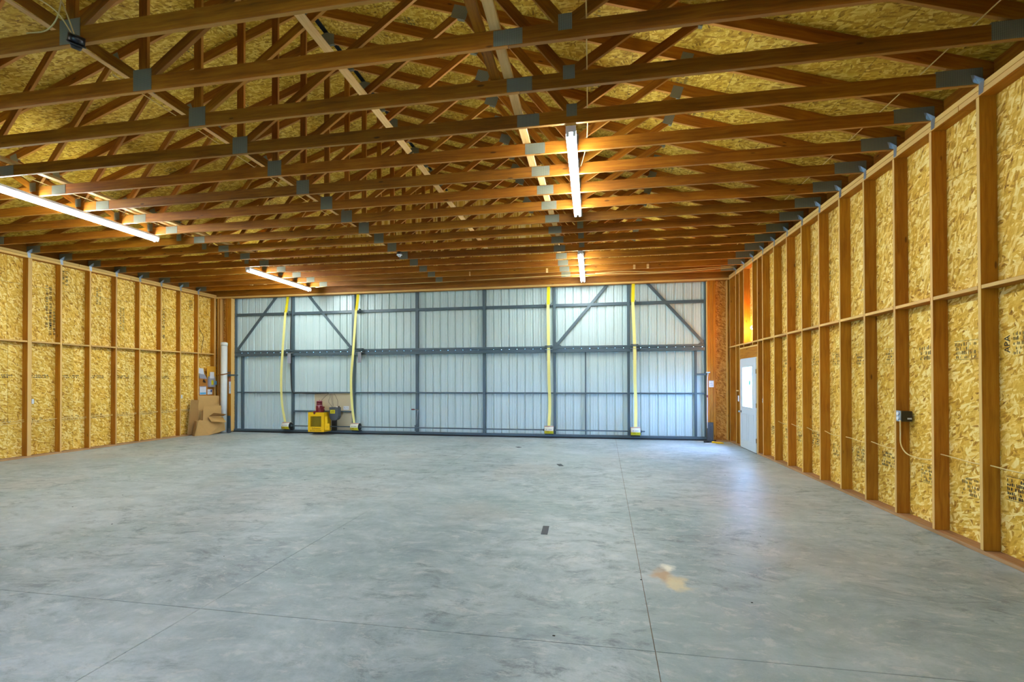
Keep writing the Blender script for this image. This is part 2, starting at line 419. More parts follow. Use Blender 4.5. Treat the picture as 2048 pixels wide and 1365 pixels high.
# ------------------------------------------------------------------ floor
def build_floor():
    fl = empty('floor', (0, 0, 0), kind='structure')
    j1 = lambda y: .29+.0269*y
    xs = [lambda y: -11.95, lambda y: -8.93, lambda y: -5.83, lambda y: -2.74, j1, lambda y: 3.75]
    ys = [-4.9, -.55, 2.85, 6.27, 9.70, 13.35]
    g = .0022
    for i in range(5):
        for k in range(5):
            y0, y1 = ys[k]+g, ys[k+1]-g
            q = [(xs[i](y0)+g, y0), (xs[i+1](y0)-g, y0), (xs[i+1](y1)-g, y1), (xs[i](y1)+g, y1)]
            cx, cy = sum(a for a, b in q)/4, sum(b for a, b in q)/4
            def fn(bm):
                A = [bm.verts.new((a-cx, b-cy, 0)) for a, b in q]; B = [bm.verts.new((a-cx, b-cy, -.15)) for a, b in q]
                bm.faces.new(A); bm.faces.new(B[::-1])
                for n in range(4): bm.faces.new((A[n], B[n], B[(n+1) % 4], A[(n+1) % 4]))
                bmesh.ops.bevel(bm, geom=[e for e in bm.edges if all(abs(v.co.z) < 1e-6 for v in e.verts)], offset=.002, segments=1, affect='EDGES')
            shape('slab', fn, M['floor'], fl, (cx, cy, 0))
    s = NT('joint_dirt'); s.done(srgb(126, 106, 84), .9)
    box('joint_bed', (-12, -5, -.17), (3.9, 13.4, -.004), s.m, fl, bev=0)
    box('ground', (-40, -40, -.6), (40, 60, -.18), M['ground'], None, bev=0)['kind'] = 'structure'
build_floor()

# ------------------------------------------------------------------ long walls
def marks(name, m, wid, hei, rows, parent, seed, mat='ink', dens=.62, border=False):
    """an ink stamp printed on the board: blocks of tiny unreadable strokes"""
    rr = random.Random(seed)
    def fn(bm):
        rh = hei/rows
        for r in range(rows):
            x = 0
            while x < wid:
                w_ = rr.uniform(.006, .022); 
                if rr.random() < dens:
                    h = rh*rr.uniform(.45, .85)
                    bm_box(bm, (x-wid/2, -hei/2+r*rh, 0), (min(x+w_*.62, wid)-wid/2, -hei/2+r*rh+h, .0006))
                x += w_
        if border:
            for a, b in (((-wid/2-.01, hei/2+.006), (wid/2+.01, hei/2+.010)), ((-wid/2-.01, -hei/2-.012), (wid/2+.01, -hei/2-.008)),
                         ((-.012, -hei/2), (-.008, hei/2))):
                bm_box(bm, (a[0], a[1], 0), (b[0], b[1], .0006))
    bm = bmesh.new(); fn(bm)
    return put(name, mesh_from(bm, name, M[mat]), m, parent)

def long_wall(name, X, sgn, y_first, n0, n1, door=None):
    """X = stud inner face; the wall grows away from the room in direction sgn"""
    wl = empty(name, (X, 4, 0), kind='structure')
    dp = .140
    xa, xb = sorted((X, X+sgn*dp)); xo = X+sgn*dp
    ys = [y_first+(i-1)*OC for i in range(n0, n1+1)]
    y_end, y_beg = YB+.14, YF
    cuts = []
    if door:
        timber('sill_plate', ((xa+xb)/2, y_beg, .019), ((xa+xb)/2, door[0]-.04, .019), .038, dp, M['sill'], wl, (0, 0, 1))
        timber('sill_plate', ((xa+xb)/2, door[1]+.04, .019), ((xa+xb)/2, y_end, .019), .038, dp, M['sill'], wl, (0, 0, 1))
    else:
        timber('sill_plate', ((xa+xb)/2, y_beg, .019), ((xa+xb)/2, y_end, .019), .038, dp, M['sill'], wl, (0, 0, 1))
    for k in range(2):                                   # two stacked top plates, butted lengths
        z = ZPL+.0275+k*.0555; y = y_beg
        while y < y_end:
            y2 = min(y_end, y+(4.88 if k == 0 else 3.66 if y == y_beg else 4.88))
            timber('top_plate', ((xa+xb)/2, y+.001, z), ((xa+xb)/2, y2-.001, z), .0550, dp, M['stud'], wl, (0, 0, 1)); y = y2
    for i, y in enumerate(ys):
        z0 = .038
        if door and door[0]-.05 < y < door[1]+.02: z0 = 2.36
        wid = .076 if (sgn < 0 and i+n0 == 1) else .038
        lean = random.uniform(-.004, .004)
        timber('stud', ((xa+xb)/2, y+wid/2, z0), ((xa+xb)/2, y+wid/2+lean, ZPL), wid, dp, M['stud'], wl, (0, 1, 0))
        if i+1 < len(ys):
            ny = ys[i+1]
            zb = 2.447
            if door and (door[0]-.7 < y < door[1]+.02): zb = 2.447
            timber('blocking', ((xa+xb)/2, y+wid+.001, zb+.019), ((xa+xb)/2, ny-.001, zb+.019+random.uniform(-.004, .004)), .038, dp, M['stud'], wl, (0, 0, 1))
    # strand boards: upright below the blocking, lying above it
    th = .0111; y = y_first-12*1.2192 if sgn > 0 else y_first-11*1.2192
    y = min(y, YF-1.2192)
    off = xo+sgn*th/2
    while y < y_end:
        a, b = max(y, YF-.02), min(y+1.2192, y_end)
        if b-a > .05:
            segs = [(0.0, 2.466)]
            if door and a < door[1] and b > door[0]:
                # cut round the doorway
                if a < door[0]-.02: panel('sheathing_panel', (off, a, 0), (0, 0, 1), (0, 1, 0), 2.466, door[0]-a, th, M['osb'], wl)
                if b > door[1]+.02: panel('sheathing_panel', (off, door[1], 0), (0, 0, 1), (0, 1, 0), 2.466, b-door[1], th, M['osb'], wl)
                panel('sheathing_panel', (off, max(a, door[0]), 2.1), (0, 0, 1), (0, 1, 0), .366, min(b, door[1])-max(a, door[0]), th, M['osb'], wl)
            else:
                panel('sheathing_panel', (off, a, 0), (0, 0, 1), (0, 1, 0), 2.466, b-a, th, M['osb'], wl)
        y += 1.2192
    y = YF-.02
    while y < y_end:
        b = min(y+2.4384, y_end)
        panel('sheathing_panel', (off, y, 2.466), (0, 1, 0), (0, 0, 1), b-y, 1.2192, th, M['osb'], wl)
        panel('sheathing_panel', (off, y, 2.466+1.2192), (0, 1, 0), (0, 0, 1), b-y, 4.62-2.466-1.2192, th, M['osb'], wl)
        y = b
    # outer siding keeps daylight out of the joints
    xs0, xs1 = sorted((xo+sgn*.013, xo+sgn*.03))
    if door:
        for lo, hi in (((xs0, YF-.1, -.1), (xs1, door[0]-.005, 4.66)), ((xs0, door[1]+.005, -.1), (xs1, y_end+.05, 4.66)), ((xs0, door[0]-.005, 2.13), (xs1, door[1]+.005, 4.66))):
            box('siding', lo, hi, M['siding'], wl, bev=0)
    else: box('siding', (xs0, YF-.1, -.1), (xs1, y_end+.05, 4.66), M['siding'], wl, bev=0)
    return wl, xo

DOOR = (10.80, 11.89)      # walk door along the right wall
wallR, XOR = long_wall('wall_right', XR, 1, 4.915, -14, 14, DOOR)
wallL, XOL = long_wall('wall_left', XL, -1, 7.834, -19, 9)
# studs beside the walk door, header over it
for y in (10.70, 10.742): timber('stud', (XR+.07, y+.019, .038), (XR+.07, y+.019, 2.12 if y > 10.72 else ZPL), .038, .14, M['stud'], wallR, (0, 1, 0))
for y in (11.90, 11.942): timber('stud', (XR+.07, y+.019, .038), (XR+.07, y+.019, 2.12 if y < 11.92 else ZPL), .038, .14, M['stud'], wallR, (0, 1, 0))
timber('door_header', (XR+.07, 10.745, 2.235), (XR+.07, 11.94, 2.235), .138, .235, M['stud'], wallR, (1, 0, 0))
timber('blocking', (XR+.07, 10.745, 2.372), (XR+.07, 11.94, 2.372), .036, .138, M['stud'], wallR, (0, 0, 1))
timber('stud', (XR+.07, 12.745, .038), (XR+.07, 12.745, ZPL), .038, .14, M['stud'], wallR, (0, 1, 0))
timber('stud', (XL-.07, 12.77, .038), (XL-.07, 12.77, ZPL), .038, .14, M['stud'], wallL, (0, 1, 0))

# ink stamps on the wall boards
XRB, XLB = XOR-.0009, XOL+.0009
for i, y in enumerate([4.45+OC*k for k in range(11)]):
    if 10.5 < y < 12: continue
    wd = .40; yy = y+.2+random.uniform(-.03, .03)
    if i == 0:
        yy = 4.70
        text('grade_stamp', 'APA', .085, M['inkdk'], frame((0, 0, 1), (0, 1, 0), (XRB, 4.83, 1.93)), wallR)
        marks('grade_stamp', frame((0, -1, 0), (0, 0, 1), (XRB, 4.60, 1.94)), .34, .21, 5, wallR, 3, 'ink', .7)
    else:
        marks('grade_stamp', frame((0, -1, 0), (0, 0, 1), (XRB, yy, 1.925+random.uniform(-.02, .02))), random.choice((.22, .3, .36)), .17, random.choice((3, 4, 5)), wallR, 10+i, 'ink', .5, border=i % 2 == 1)
    marks('grade_stamp', frame((0, -1, 0), (0, 0, 1), (XRB, yy+random.uniform(-.05, .05), .60+random.uniform(-.05, .05))), random.choice((.3, .38)), .19, random.choice((4, 5)), wallR, 40+i, 'ink' if i % 3 else 'inkdk', .55, border=i % 2 == 0)
for i in range(9):
    y = 7.50+OC*i
    marks('grade_stamp', frame((0, 1, 0), (0, 0, 1), (XLB, y+random.uniform(-.04, .04), 1.735)), .42 if i < 3 else .30, .085, 2, wallL, 70+i, 'inkdk', .72)
    if i < 7: marks('grade_stamp', frame((0, 1, 0), (0, 0, 1), (XLB, y+random.uniform(-.04, .08), .80-.005*i)), .34, .10, 3, wallL, 90+i, 'ink', .5)
for y, z, h, k in ((8.30, 3.30, .95, 0), (8.37, 2.95, .6, 2), (8.62, 4.0, .35, 0), (9.35, 3.7, .4, 1), (9.92, 3.2, .6, 1), (11.06, 3.25, .85, 0), (11.98, 3.9, .3, 1)):
    marks('grade_stamp', frame((0, 0, 1), (0, -1, 0), (XLB, y, z)), h, .14, 2, wallL, int(y*10), 'inkdk' if k != 1 else 'ink', .60)
for y, z in ((4.55, 3.6), (8.0, 3.3), (9.15, 3.1)):
    marks('grade_stamp', frame((0, 0, 1), (0, 1, 0), (XRB, y, z)), .5, .18, 3, wallR, int(y*10), 'ink', .35)
for y, z in ((6.9, 2.86), (7.5, 2.95), (8.75, 2.7), (9.3, 2.62)):   # faint teal paint swipes along the board edge
    marks('paint_swipe', frame((0, -1, 0), (0, .1, 1), (XRB, y, z)), .40, .012, 1, wallR, int(y*7), 'inkblue', .9)

# ------------------------------------------------------------------ door wall and rear wall
JL, JR = -11.215, 3.0
def end_wall():
    wb = empty('wall_back', (XC, YB, 0), kind='structure')
    def vstud(x0, x1, y0=YB, y1=YB+.14, z1=ZPL):
        timber('stud', ((x0+x1)/2, (y0+y1)/2, .038), ((x0+x1)/2, (y0+y1)/2, z1), y1-y0, x1-x0, M['stud'], wb, (0, 1, 0))
    for a in (JL-.2, JL-.134, JL-.068): vstud(a, a+.064)
    vstud(XL+.02, XL+.062); vstud(XL+.10, XL+.14)
    for a in (JR, JR+.069, JR+.138): vstud(a, a+.066)
    vstud(XR-.045, XR-.005)
    timber('top_plate', (XL-.14, YB+.07, ZPL+.0275), (XR+.14, YB+.07, ZPL+.0275), .055, .14, M['stud'], wb, (0, 0, 1))
    timber('door_header', (XL-.14, YB+.035, ZPL+.21), (XR+.14, YB+.035, ZPL+.21), .068, .30, M['header'], wb, (0, 1, 0))
    timber('sill_plate', (XL, YB+.07, .019), (JL-.2, YB+.07, .019), .038, .14, M['sill'], wb, (0, 0, 1))
    timber('sill_plate', (JR+.2, YB+.07, .019), (XR, YB+.07, .019), .038, .14, M['sill'], wb, (0, 0, 1))
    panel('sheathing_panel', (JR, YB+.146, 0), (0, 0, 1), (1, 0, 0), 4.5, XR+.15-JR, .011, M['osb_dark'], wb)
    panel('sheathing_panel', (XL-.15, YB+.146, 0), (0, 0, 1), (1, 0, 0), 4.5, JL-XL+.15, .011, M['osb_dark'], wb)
    # gable above the door
    x = XL-.15
    while x < XR+.15:
        x2 = min(x+1.2192, XR+.15); zt = lambda a: 5.75-.3377*abs(a-XC)+.3377*0-.0
        zz = lambda a: 5.78-.3377*(a if a > XC else 2*XC-a)
        pts = [(x+.002, 4.5), (x2-.002, 4.5), (x2-.002, zz(x2))] + ([(XC, zz(XC))] if x < XC < x2 else []) + [(x+.002, zz(x))]
        prism('sheathing_panel', pts, YB+.141, YB+.152, M['osb'], wb); x = x2
    box('siding', (XL-.2, YB+.155, 4.40), (XR+.2, YB+.175, 7.4), M['siding'], wb, bev=0)
    box('siding', (XL-.2, YB+.155, -.1), (JL-.002, YB+.175, 4.4), M['siding'], wb, bev=0)
    box('siding', (JR+.002, YB+.155, -.1), (XR+.2, YB+.175, 4.4), M['siding'], wb, bev=0)
    return wb
wallB = end_wall()

REAR_OPEN = (-4.5, -3.8, 2.05)
def rear_wall():
    wf = empty('wall_front', (XC, YF, 0), kind='structure')
    x0, x1, zt = REAR_OPEN
    zz = lambda a: 5.78-.3377*(a if a > XC else 2*XC-a)
    x = XL-.15
    while x < XR+.15:
        x2 = min(x+1.2192, XR+.15)
        zb = zt if (x2 > x0 and x < x1) else 0
        pts = [(x+.002, zb), (x2-.002, zb), (x2-.002, zz(x2))] + ([(XC, zz(XC))] if x < XC < x2 else []) + [(x+.002, zz(x))]
        prism('sheathing_panel', pts, YF-.152, YF-.141, M['osb'], wf)
        if zb == 0 or x > x0: timber('stud', (x+.02, YF-.07, zb+.04), (x+.02, YF-.07, ZPL), .14, .038, M['stud'], wf, (0, 1, 0))
        x = x2
    timber('door_header', (x0-.6, YF-.07, zt+.15), (x1+.6, YF-.07, zt+.15), .13, .28, M['stud'], wf, (0, 1, 0))
    box('siding', (XL-.2, YF-.18, zt), (XR+.2, YF-.16, 7.4), M['siding'], wf, bev=0)
rear_wall()

# ------------------------------------------------------------------ roof
zr = lambda a: 5.78-.3377*(a if a > XC else 2*XC-a)          # top of the top chords = underside of the deck
def roof():
    rf = empty('ceiling', (XC, 4, 4.4), kind='structure')
    c = 1/math.sqrt(1+.3377**2)
    for sgn in (1, -1):
        ux = Vector((0, 1, 0)); dn = Vector((sgn*c, 0, -.3377*c))
        s0 = .045; row = 0; total = (XR+.45-XC)/c
        while s0 < total:
            h = min(1.2192, total-s0)
            y = YF-.3-(1.2192 if row % 2 else 0)
            while y < YB+.15:
                a, b = max(y, YF-.3), min(y+2.4384, YB+.15)
                if b-a > .05:
                    org = Vector((XC, a, zr(XC)+.0058))+dn*s0
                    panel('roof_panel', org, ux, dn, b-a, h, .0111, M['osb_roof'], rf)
                y += 2.4384
            s0 += h; row += 1
        # roofing above, keeps the joints dark
        def fn(bm):
            A = Vector((XC, 0, zr(XC)+.02)); B = A+dn*(total+.02)
            for y in (YF-.35, YB+.2):
                for p in (A, B, B+Vector((0, 0, .02)), A+Vector((0, 0, .02))): bm.verts.new((p.x, y, p.z))
            v = list(bm.verts)
            bm.faces.new(v[:4]); bm.faces.new(v[4:])
            for i in range(4): bm.faces.new((v[i], v[(i+1) % 4], v[4+(i+1) % 4], v[4+i]))
        shape('roofing', fn, M['rubber'], rf)
    # stamps printed on the boards
    for sgn in (1, -1):
        dn = Vector((sgn*c, 0, -.3377*c)); n = Vector((0, 1, 0)).cross(dn)
        for y in [3.3+OC*k for k in range(14)]:
            for s_ in (1.9, 4.3, 5.75):
                if random.random() < .55:
                    y_ = y+.3+random.uniform(-.1, .1)
                    org = Vector((XC, y_, zr(XC)-.0004))+dn*(s_+random.uniform(-.2, .2))
                    m = frame((0, 1, 0), dn*sgn if sgn > 0 else dn, org)
                    if (m.to_3x3() @ Vector((0, 0, 1))).z > 0: m = frame((0, -1, 0), dn, org)
                    marks('grade_stamp', m, .26, .2, 4, rf, int(y*100+s_*10), 'ink', .5)
    # boards closing the gap between the trusses above the wall plates
    for k in range(-14, 13):
        for sgn, X in ((1, XR), (-1, XL)):
            ya, yb = 4.915+k*OC+.06, 4.915+(k+1)*OC-.02
            timber('frieze_block', (X+sgn*.12, ya, 4.445), (X+sgn*.12, yb, 4.445), .036, .195, M['truss'], rf, (1, 0, 0))
roof()

# ------------------------------------------------------------------ trusses
def plate_obj(name, x, y, z, w_, h, par, ang=0):
    key = ('np', w_, h)
    if key not in MESHES:
        bm = bmesh.new(); bm_box(bm, (-w_/2, -.0215, -h/2), (w_/2, .0215, h/2), 0, 0); MESHES[key] = mesh_from(bm, name, M['plate'])
    return put(name, MESHES[key], Matrix.Translation((x, y, z)) @ Matrix.Rotation(ang, 4, 'Y'), par)
SL = math.atan(.3377)
def truss(k):
    y = 4.915+k*OC+.019
    x_org = XR
    n = 12-k
    lab = 'timber roof truss, %s out from the big metal door' % ORD[n]
    t = thing('roof_truss', lab, 'truss', (x_org, y, ZCH), TILT*-1, 'identical roof trusses spanning the shed')
    T = WM[t]; O = Vector((x_org, y, ZCH))
    def W(x, z): return T @ Vector((x-x_org, 0, z-ZCH))
    nrm = (T.to_3x3() @ Vector((0, 1, 0)))
    def mem(name, a, b, t_, d): return timber(name, W(*a), W(*b), t_, d, M['truss'], t, nrm)
    zc = ZCH+.07
    s1, s2 = -.665, -7.645
    mem('bottom_chord', (XR+.12, zc), (s1+.001, zc), .038, .14)
    mem('bottom_chord', (s1-.001, zc), (s2+.001, zc), .038, .14)
    mem('bottom_chord', (s2-.001, zc), (XL-.12, zc), .038, .14)
    def up(x): return zr(x)-.074                       # centre line of the top chord
    mem('top_chord', (XC+.001, up(XC)), (XR+.42, up(XR+.42)), .0375, .14)
    mem('top_chord', (XC-.001, up(XC)), (XL-.42, up(XL-.42)), .0375, .14)
    zt = ZCH+.14; dz = .076
    for sg in (1, -1):
        m = lambda x: XC+sg*(x-XC)
        q, t1, t2 = m(-.20), m(1.08), m(-1.60)
        mem('web', (q+sg*.03, zt), (t1, up(t1)-dz), .036, .089)
        mem('web', (q-sg*.03, zt), (t2+sg*.05, up(t2)-dz), .036, .089)
        mem('web', (XC+sg*.06, zt), (t2-sg*.05, up(t2)-dz), .036, .089)
        for (x, z, a, b, an) in ((q, ZCH+.135, .11, .13, 0), (t1, up(t1)-.05, .13, .15, sg*SL), (t2, up(t2)-.05, .20, .16, sg*SL)):
            p = W(x, z); plate_obj('nail_plate', p.x, p.y, p.z, a, b, t, an)
        p = W(m(XR-.16), ZCH+.078); plate_obj('nail_plate', p.x, p.y, p.z, .38, .15, t)
        p = W(m(s1), ZCH+.068); plate_obj('nail_plate', p.x, p.y, p.z, .24, .128, t)
        # small bent clip tying the truss down to the wall plate
        X = XR if sg > 0 else XL
        def clip(bm):
            s_ = -sg
            for pts in (((s_*.003, -.045, -.10), (s_*.003, .005, -.10), (s_*.003, .0, .0), (s_*.003, -.06, .01)),
                        ((s_*.003, -.06, .01), (s_*.003, .0, .0), (s_*.030, -.0, .05), (s_*.045, -.006, .085)),
                        ((s_*.003, .0, .0), (s_*.05, -.002, .02), (s_*.07, -.002, .09), (s_*.045, -.006, .085), (s_*.03, 0, .05))):
                A = [bm.verts.new(p) for p in pts]; B = [bm.verts.new((p[0]+s_*.0012, p[1]-.0012, p[2])) for p in pts]
                bm.faces.new(A); bm.faces.new(B[::-1])
                for i in range(len(A)): j = (i+1) % len(A); bm.faces.new((A[i], B[i], B[j], A[j]))
        p = W(X, ZCH)
        shape('hurricane_clip', clip, M['galv'], t, (X, p.y-.021, ZCH))
    mem('web', (XC, zt), (XC, up(XC)-.09), .0355, .089)
    for (x, z, a, b) in ((XC, ZCH+.105, .20, .20), (XC, up(XC)-.03, .26, .20)):
        p = W(x, z); plate_obj('nail_plate', p.x, p.y, p.z, a, b, t)
for k in range(12, -10, -1): truss(k)

def brace(label, x, z, y0, y1, nrm, wdt=.089, mat='pale', dx=0.):
    o = timber('brace_board', (x-dx/2, y0, z), (x+dx/2, y1, z), .038, wdt, M[mat], None, nrm)
    return tag(o, label, 'board')
ZT = ZCH+.14+.019
brace('pale board lying along the truss bottoms left of the near right strip light', -.77, ZT, 2.6, 6.15, (0, 0, 1))
brace('pale board continuing past the right strip light, shifted a little aside', -.68, ZT, 6.17, 9.4, (0, 0, 1), dx=.06)
brace('dark board beside the pale one at the top centre of the picture', -.90, ZT, 1.5, 4.4, (0, 0, 1), mat='truss')
brace('last pale board lying on the truss bottoms towards the big door', -.72, ZT, 9.5, 12.7, (0, 0, 1))
brace('pale board on the truss bottoms above the near left strip light', -7.52, ZT, 4.2, 8.0, (0, 0, 1))
brace('second pale board lying beside the first above the left strip light', -7.66, ZT, 6.0, 9.8, (0, 0, 1), mat='stud')
brace('pale board on the truss bottoms above the far left strip light', -7.52, ZT, 8.3, 12.6, (0, 0, 1))
# bracing nailed across the middle of the long webs
a = math.atan2(6.17-4.42, 2.55)
for sg, y0, y1, lab in ((1, 2.2, 6.9, 'light brace board running up high across the webs, nearer length'),
                        (1, 7.0, 12.7, 'light brace board running up high across the webs, farther length'),
                        (-1, 2.2, 7.0, 'brace board seen edge-on across the left webs, nearer length'),
                        (-1, 7.1, 12.7, 'brace board seen edge-on across the left webs, farther length')):
    x = XC+sg*1.275+sg*.037; z = 5.30-.052
    brace(lab, x, z, y0, y1, (-sg*math.sin(a)*1, 0, math.cos(a)))

# ------------------------------------------------------------------ big folding door
YD = 12.95
def big_door():
    d = empty('door_1', (XC, YD, 0), kind='structure')
    P = M['door_paint']
    def vt(name, x0, x1, z0, z1, y0=YD, y1=YD+.075): return box(name, (x0, y0, z0), (x1, y1, z1), P, d, .004)
    def ht(name, x0, x1, z0, z1, y0=YD, y1=YD+.075): return box(name, (x0, y0, z0), (x1, y1, z1), P, d, .004)
    L, R = -11.245, 3.03
    vt('side_tube', L, -11.178, .1, 4.62); vt('side_tube', 2.963, R, .1, 4.62)
    for x0, x1 in ((-9.225, -9.145), (-7.19, -7.095), (-5.15, -5.065), (-3.105, -3.025), (-1.07, -.99), (.957, 1.035)):
        vt('mullion', x0, x1, 2.575, 4.62); vt('mullion', x0+.004, x1-.004, .1, 2.398)
    vt('inner_upright', -10.989, -10.926, .1, 2.398, YD+.005); vt('inner_upright', 2.704, 2.767, .1, 2.398, YD+.005)
    vt('inner_upright', -.187, -.152, .1, 2.398, YD+.03)
    xs = [-11.178, -9.225, -9.145, -7.19, -7.095, -5.15, -5.065, -3.105, -3.025, -1.07, -.99, .957, 1.035, 2.963]
    for i in range(0, 14, 2):
        a, b = xs[i]+.0005, xs[i+1]-.0005
        ht('upper_rail', a, b, 3.682, 3.762, YD+.006)
        ht('lower_rail', a, b, 1.236, 1.274, YD+.02)
    ht('hinge_beam', -11.178, 2.963, 2.514, 2.575, YD-.01)
    ht('hinge_beam', -11.178, 2.963, 2.398, 2.500, YD-.035)
    ht('bottom_beam', L, R, .036, .100, YD-.03); ht('top_beam', L, R, 4.62, 4.70)
    for x in (-9.185, -7.14, -5.107, -3.065, -1.03, .996):
        box('hinge_plate', (x-.11, YD-.055, 2.484), (x+.11, YD-.036, 2.512), P, d, .003)
    # short rail behind the motor
    ht('motor_rail', -9.14, -8.38, .655, .700, YD+.015); ht('motor_rail', -7.46, -7.195, .655, .700, YD+.015)
    ht('motor_rail', -8.38, -7.46, .655, .700, YD+.015)
    def dia(x0, z0, x1, z1):
        timber('diagonal_brace', (x0, YD+.02, z0), (x1, YD+.02, z1), .03, .075, P, d, (0, 1, 0))
    dia(-11.16, 2.58, -9.45, 4.62); dia(-8.95, 4.62, -7.20, 2.59); dia(-1.00, 2.575, .74, 4.62); dia(1.20, 4.60, 2.95, 2.60)
    for x, s_ in ((-11.12, 1), (-7.24, -1), (-.94, 1), (2.91, -1)):
        prism('gusset', [(x-s_*.05, 2.576), (x+s_*.11, 2.576), (x-s_*.05, 2.70)], YD+.012, YD+.02, P, d)
    # ribbed sheets
    def sheet_mesh(h, wd=.9144):
        # the last flat runs on under the neighbour's first flat
        key = ('sheet', round(h, 3))
        if key in MESHES: return MESHES[key]
        prof = []; r = .2286
        for i in range(4):
            b = i*r
            prof += [(b+.002, 0), (b+.050, 0), (b+.055, .005), (b+.066, .005), (b+.071, 0),
                     (b+.118, 0), (b+.123, .005), (b+.134, .005), (b+.139, 0), (b+.172, 0), (b+.190, .030), (b+.208, .030), (b+.2275, .0)]
        prof.append((.9144+.03, .0))
        bm = bmesh.new()
        for th in (0, .0012):
            A = [bm.verts.new((x-wd/2, y_+th, -h/2)) for x, y_ in prof]; B = [bm.verts.new((x-wd/2, y_+th, h/2)) for x, y_ in prof]
            for i in range(len(prof)-1): bm.faces.new((A[i], A[i+1], B[i+1], B[i]) if th == 0 else (A[i], B[i], B[i+1], A[i+1]))
        MESHES[key] = mesh_from(bm, 'door_sheet', M['sheet']); return MESHES[key]
    x = L+.01; ns = 0
    while x < R-.05:
        ns += 1
        put('door_sheet', sheet_mesh(2.455), Matrix.Translation((x+.457, YD+.078+.0015*(ns%2), .02+2.455/2)), d)
        put('door_sheet', sheet_mesh(2.16), Matrix.Translation((x+.457, YD+.078+.0015*(ns%2), 2.512+2.16/2)), d)
        x += .9144
    # seals: black strip on the floor, and the folded flashing along the hinge line with small gaps cut to let daylight through
    box('bottom_seal', (L, YD-.02, .001), (R, YD+.10, .036), M['rubber'], d, 0)
    def flash(bm):
        x = L
        while x < R:
            bm_box(bm, (x, 0, 0), (min(x+.216, R), .004, .055)); bm_box(bm, (x+.21, 0, 0), (min(x+.235, R), .004, .028)); x += .2286
    shape('hinge_flashing', flash, P, d, (0, YD+.068, 2.468))
    # closing strip beyond both edges of the sheets
    box('edge_trim', (L-.03, YD+.078, .01), (L+.02, YD+.082, 4.7), M['sheet'], d, 0)
    return d
DR = big_door()

# lift straps, guides and drums --------------------------------------------------
def ribbon(name, pts, wd, mat, parent):
    c = Vector(pts[0])
    def fn(bm):
        A = []
        P = smooth_pts([Vector(p)-c for p in pts], 5)
        for i, p in enumerate(P):
            t = (P[min(i+1, len(P)-1)]-P[max(i-1, 0)]).normalized(); n = Vector((1, 0, 0)).cross(t).normalized()
            A.append([bm.verts.new(p+Vector((s*wd/2, 0, 0))+n*h) for s, h in ((-1, 0), (1, 0), (1, .004), (-1, .004))])
        for a, b in zip(A, A[1:]):
            for k in range(4): bm.faces.new((a[k], a[(k+1) % 4], b[(k+1) % 4], b[k]))
        bm.faces.new(A[0]); bm.faces.new(A[-1][::-1])
    return shape(name, fn, mat, parent, c)
straps = [('leftmost', -9.305, -.0, (4.55, 12.90), -9.34, -9.40, -9.25, True),
          ('second from the left', -6.95, 0, (4.55, 12.90), -7.00, -7.08, -6.97, True),
          ('third from the left', -1.175, 0, (4.55, 12.86), -1.185, -1.18, -1.17, False),
          ('rightmost', 1.125, 0, (4.55, 12.86), 1.145, 1.15, 1.15, False)]
